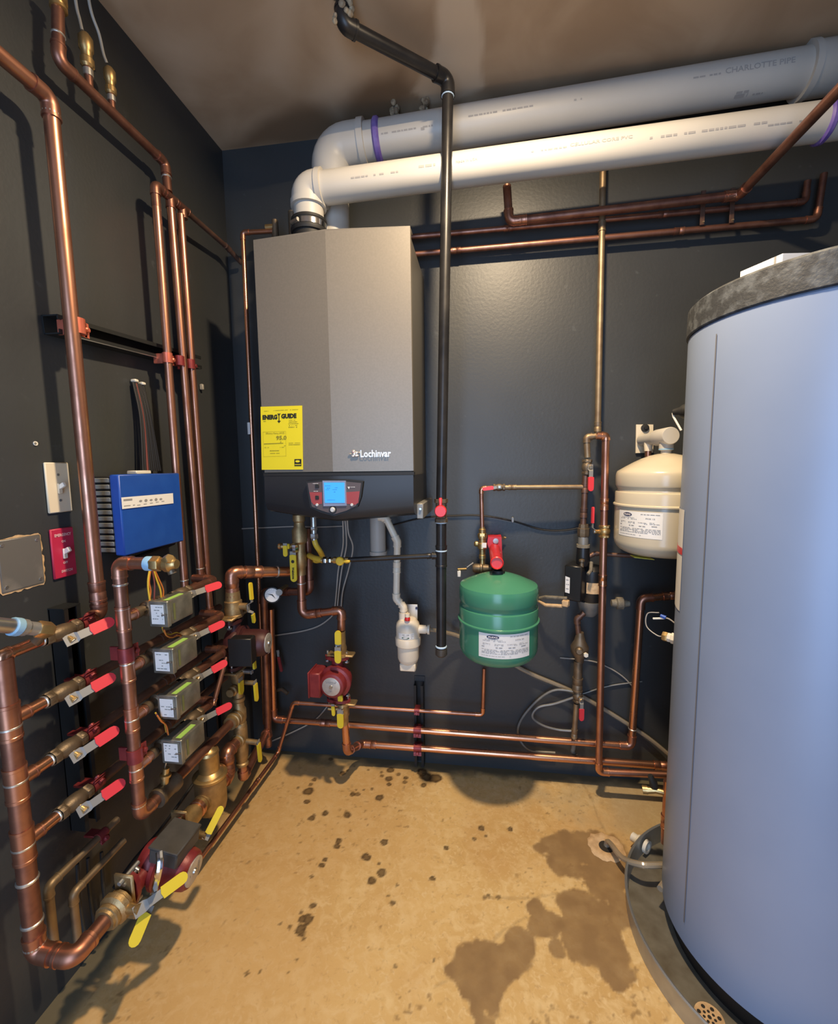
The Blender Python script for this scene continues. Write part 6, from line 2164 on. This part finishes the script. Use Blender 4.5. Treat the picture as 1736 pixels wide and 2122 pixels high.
run('copper_pipe', 'thick copper elbow pipe from the upper loop valve to boiler', [V((xb, yt, zf1 - .01)), V((xb, yt, top.z)), Y(610, 1184, ya)], .0185, 'copper_bright', fit='copper', bend=1.7, couplings=[(1, .32), (0, .3)], rings=[(1, .7)])
T = Thing('drain_cock', 'dark red-levered drain cock on the wall behind the corner pipes', 'valve', Y(580, 1440, -.05))
T.part('valve_body', MB().tube([Y(572, 1430, -.04), Y(585, 1428, -.06), Y(596, 1437, -.07)], .008, 10), 'brass_old')
lever(T, Y(576, 1350, -.05), (0, -1, 0), (.18, 0, -1), .085, .012, 'clamp_red', offset=.004, greyfrac=.25)

# ================================================================ LEFT WALL PLATES AND RELAY BOX
def wall_plate(label, name, pts, matp, z_off=.006, cat='switch'):
    P = [X(*q, 0) for q in pts]
    c = sum(P, V((0, 0, 0))) / 4
    yw_ = (abs(P[1].y - P[0].y) + abs(P[2].y - P[3].y)) / 2
    zw = (abs(P[0].z - P[3].z) + abs(P[1].z - P[2].z)) / 2
    T = Thing(name, label, cat, V((0, c.y, c.z - zw / 2)))
    pl = T.part('plate', MB().box(V((z_off / 2 + .0005, c.y, c.z)), (z_off, yw_, zw), bev=.002), matp)
    return T, c, yw_, zw, pl


T, c, wy, wz, pl = wall_plate('ivory toggle switch plate above the red emergency plate', 'light_switch', [(85, 961), (134, 956), (149, 1058), (100, 1065)], 'plate_ivory')
m = MB().box(V((.0085, c.y, c.z - .002)), (.004, .010, .024), bev=.001)
T.part('toggle_slot', m, 'plate_ivory')
T.part('toggle', MB().box(V((.014, c.y, c.z + .004)), (.018, .007, .010), (V((1, 0, .55)).normalized(), YA, V((-.55, 0, 1)).normalized()), .001), 'toggle_white')
for s in (-1, 1):
    T.part('screw', MB().lathe(V((.0062, c.y, c.z + s * .030)), XA, [(0, .0032), (.001, .003)], 10), 'gray_metal_old')
T, c, wy, wz, pl = wall_plate('red emergency switch plate with white toggle on left wall', 'emergency_switch', [(98, 1098), (146, 1091), (157, 1190), (110, 1200)], 'plate_red')
T.part('toggle', MB().box(V((.014, c.y, c.z + .005)), (.018, .008, .011), (V((1, 0, .55)).normalized(), YA, V((-.55, 0, 1)).normalized()), .001), 'toggle_white')
T.part('toggle_slot', MB().box(V((.0085, c.y, c.z - .002)), (.004, .010, .024), bev=.001), 'toggle_white')
f = plane_fn(V((.0066, c.y, c.z)), YA, ZA, XA, .0006)
m = MB()
put_text(m, 'EMERGENCY', .009, f, -.021, .040, width=.042, bold=.0004)
put_text(m, 'ON', .007, f, -.005, .025, width=.010, bold=.0004)
put_text(m, 'OFF', .007, f, -.006, -.026, width=.012, bold=.0004)
put_text(m, 'SWITCH', .008, f, -.012, -.046, width=.028, bold=.0004)
T.part('plate_print', m, 'text_pink', pl)
T, c, wy, wz, pl = wall_plate('grey scuffed blank metal cover plate on the left wall', 'blank_plate', [(-14, 1121), (80, 1108), (92, 1212), (6, 1224)], 'plate_gray', .003, 'cover plate')
rnd = random.Random(2)
m = MB()
n = 60
vs = []
for k in range(n):
    a = 2 * pi * k / n
    q = max(abs(cos(a)) / (wy / 2), abs(sin(a)) / (wz / 2))
    r = 1 / q
    r1 = r + rnd.uniform(.001, .006)
    for r_ in (r - .002, r1):
        vs.append(V((.0012, c.y + cos(a) * r_, c.z + sin(a) * r_)))
m.add(vs, [[2 * k, 2 * k + 1, (2 * k + 3) % (2 * n), (2 * k + 2) % (2 * n)] for k in range(n)])
T.part('chipped_edge', m, 'hole_rim')
for s in ((-1, 1), (1, -1), (1, 1), (-1, -1)):
    T.part('screw', MB().lathe(V((.003, c.y + s[0] * wy * .40, c.z + s[1] * wz * .40)), XA, [(0, .004), (.0015, .0035)], 10), 'steel')

xf = 0.075
P = [X(*q, xf) for q in ((232, 984), (359, 980), (364, 1124), (236, 1150))]
y0, y1 = (P[0].y + P[3].y) / 2, (P[1].y + P[2].y) / 2
z1, z0 = (P[0].z + P[1].z) / 2, (P[2].z + P[3].z) / 2
T = Thing('relay_box', 'blue zone relay control box with white label on left wall', 'control box', V((0, (y0 + y1) / 2, z0)))
T.part('base', MB().box(V((.037, (y0 + y1) / 2 + .002, (z0 + z1) / 2)), (.073, y1 - y0 - .010, z1 - z0 - .008), bev=.002), 'rubber_black')
cv = T.part('cover', MB().box(V((.0855, (y0 + y1) / 2, (z0 + z1) / 2)), (.027, y1 - y0, z1 - z0), bev=.003), 'relay_blue')
for k in range(12):
    zc = z1 - .014 - k * (z1 - z0 - .028) / 11
    T.part('vent_fin', MB().box(V((.037, y0 + .004, zc)), (.068, .008, (z1 - z0) / 12 * .62), bev=.001), 'relay_grey')
def onx(px, py):
    return X(px, py, xf + .0242)
q = [X(a, b_, .0993 + .0012) for a, b_ in ((251, 1031), (358, 1022), (359, 1043), (253, 1055))]
xo = .0993 + .0014
q = [X(a, b_, xo) for a, b_ in ((251, 1031), (358, 1022), (359, 1043), (253, 1055))]
lb = T.part('white_label', MB().prism([V((xo, p.y, p.z)) for p in q], (.0006, 0, 0)), 'paper_white', cv)
a, b_, c_, d_ = q
f = lambda u, v: V((xo + .0012, 0, 0)) + V((0, 1, 1)) * 0 + V((0, d_.y + (c_.y - d_.y) * u, d_.z + (a.z - d_.z) * v + (c_.z - d_.z) * u))
m = MB()
dashes(m, f, .03, .18, .68, .16, 1, 1)
dashes(m, f, .08, .17, .46, .06, 2, .9)
dashes(m, f, .03, .22, .22, .06, 3, .9)
for k in range(5):
    m.add([f(.33 + .1 * k + (.03 * cos(t)), .55 + .14 * sin(t) * (1 if k % 2 else .7)) for t in np.linspace(0, 2 * pi, 8)[:-1]], [list(range(7))])
    dashes(m, f, .26 + .12 * k, .32 + .12 * k, .18 + .03 * k, .05, 9 + k, .8)
T.part('label_print', m, 'ink_grey', lb)
T.part('knockout_fitting', MB().box(V((.045, (y0 + y1) / 2 + .02, z1 + .004)), (.03, .055, .010), bev=.002), 'clip_white')
T.part('bottom_conduit', MB().tube([V((.04, y0 + .06, z0 - .002)), V((.04, y0 + .08, z0 - .03)), V((.04, y1 + .03, z0 - .012))], .007, 8), 'wire_black')
# ribbon of wires above the relay box
T = Thing('wire_ribbon', 'flat bundle of dark wires dropping into the blue relay box', 'wires', X(312, 975, .02))
ta, tb = X(286, 795, .012), X(312, 976, .03)
for k in range(9):
    u = (k - 4) * .0085
    T.part('wire', MB().tube(smooth_path([ta + V((.0, u * .55, .0)), ta.lerp(tb, .4) + V((.008, u * .6 + .002 * (k % 2), 0)), tb + V((.004, u, 0))]), .0036, 6), 'wire_brown' if k in (2,) else 'wire_black')
for i, (px, py) in enumerate(((279, 789), (294, 795))):
    T.part('wire_clip', MB().box(X(px, py, .012), (.016, .014, .008), bev=.002), 'clip_white')
single('cable_clip', 'small pale cable clip on the left wall near the corner risers', 'clip', MB().box(X(418, 802, .008), (.012, .010, .020), bev=.002), 'wire_grey')
T = Thing('wall_anchor', 'single white screw anchor on the left wall above the switch', 'anchor', X(73, 920, .002))
T.part('plug', MB().lathe(X(73, 919, .0005), XA, [(0, .005), (.002, .0048)], 12), 'clip_white')
T.part('screw', MB().lathe(X(73, 919, .0022), XA, [(0, .0028), (.001, .0025)], 10), 'gray_metal_old')
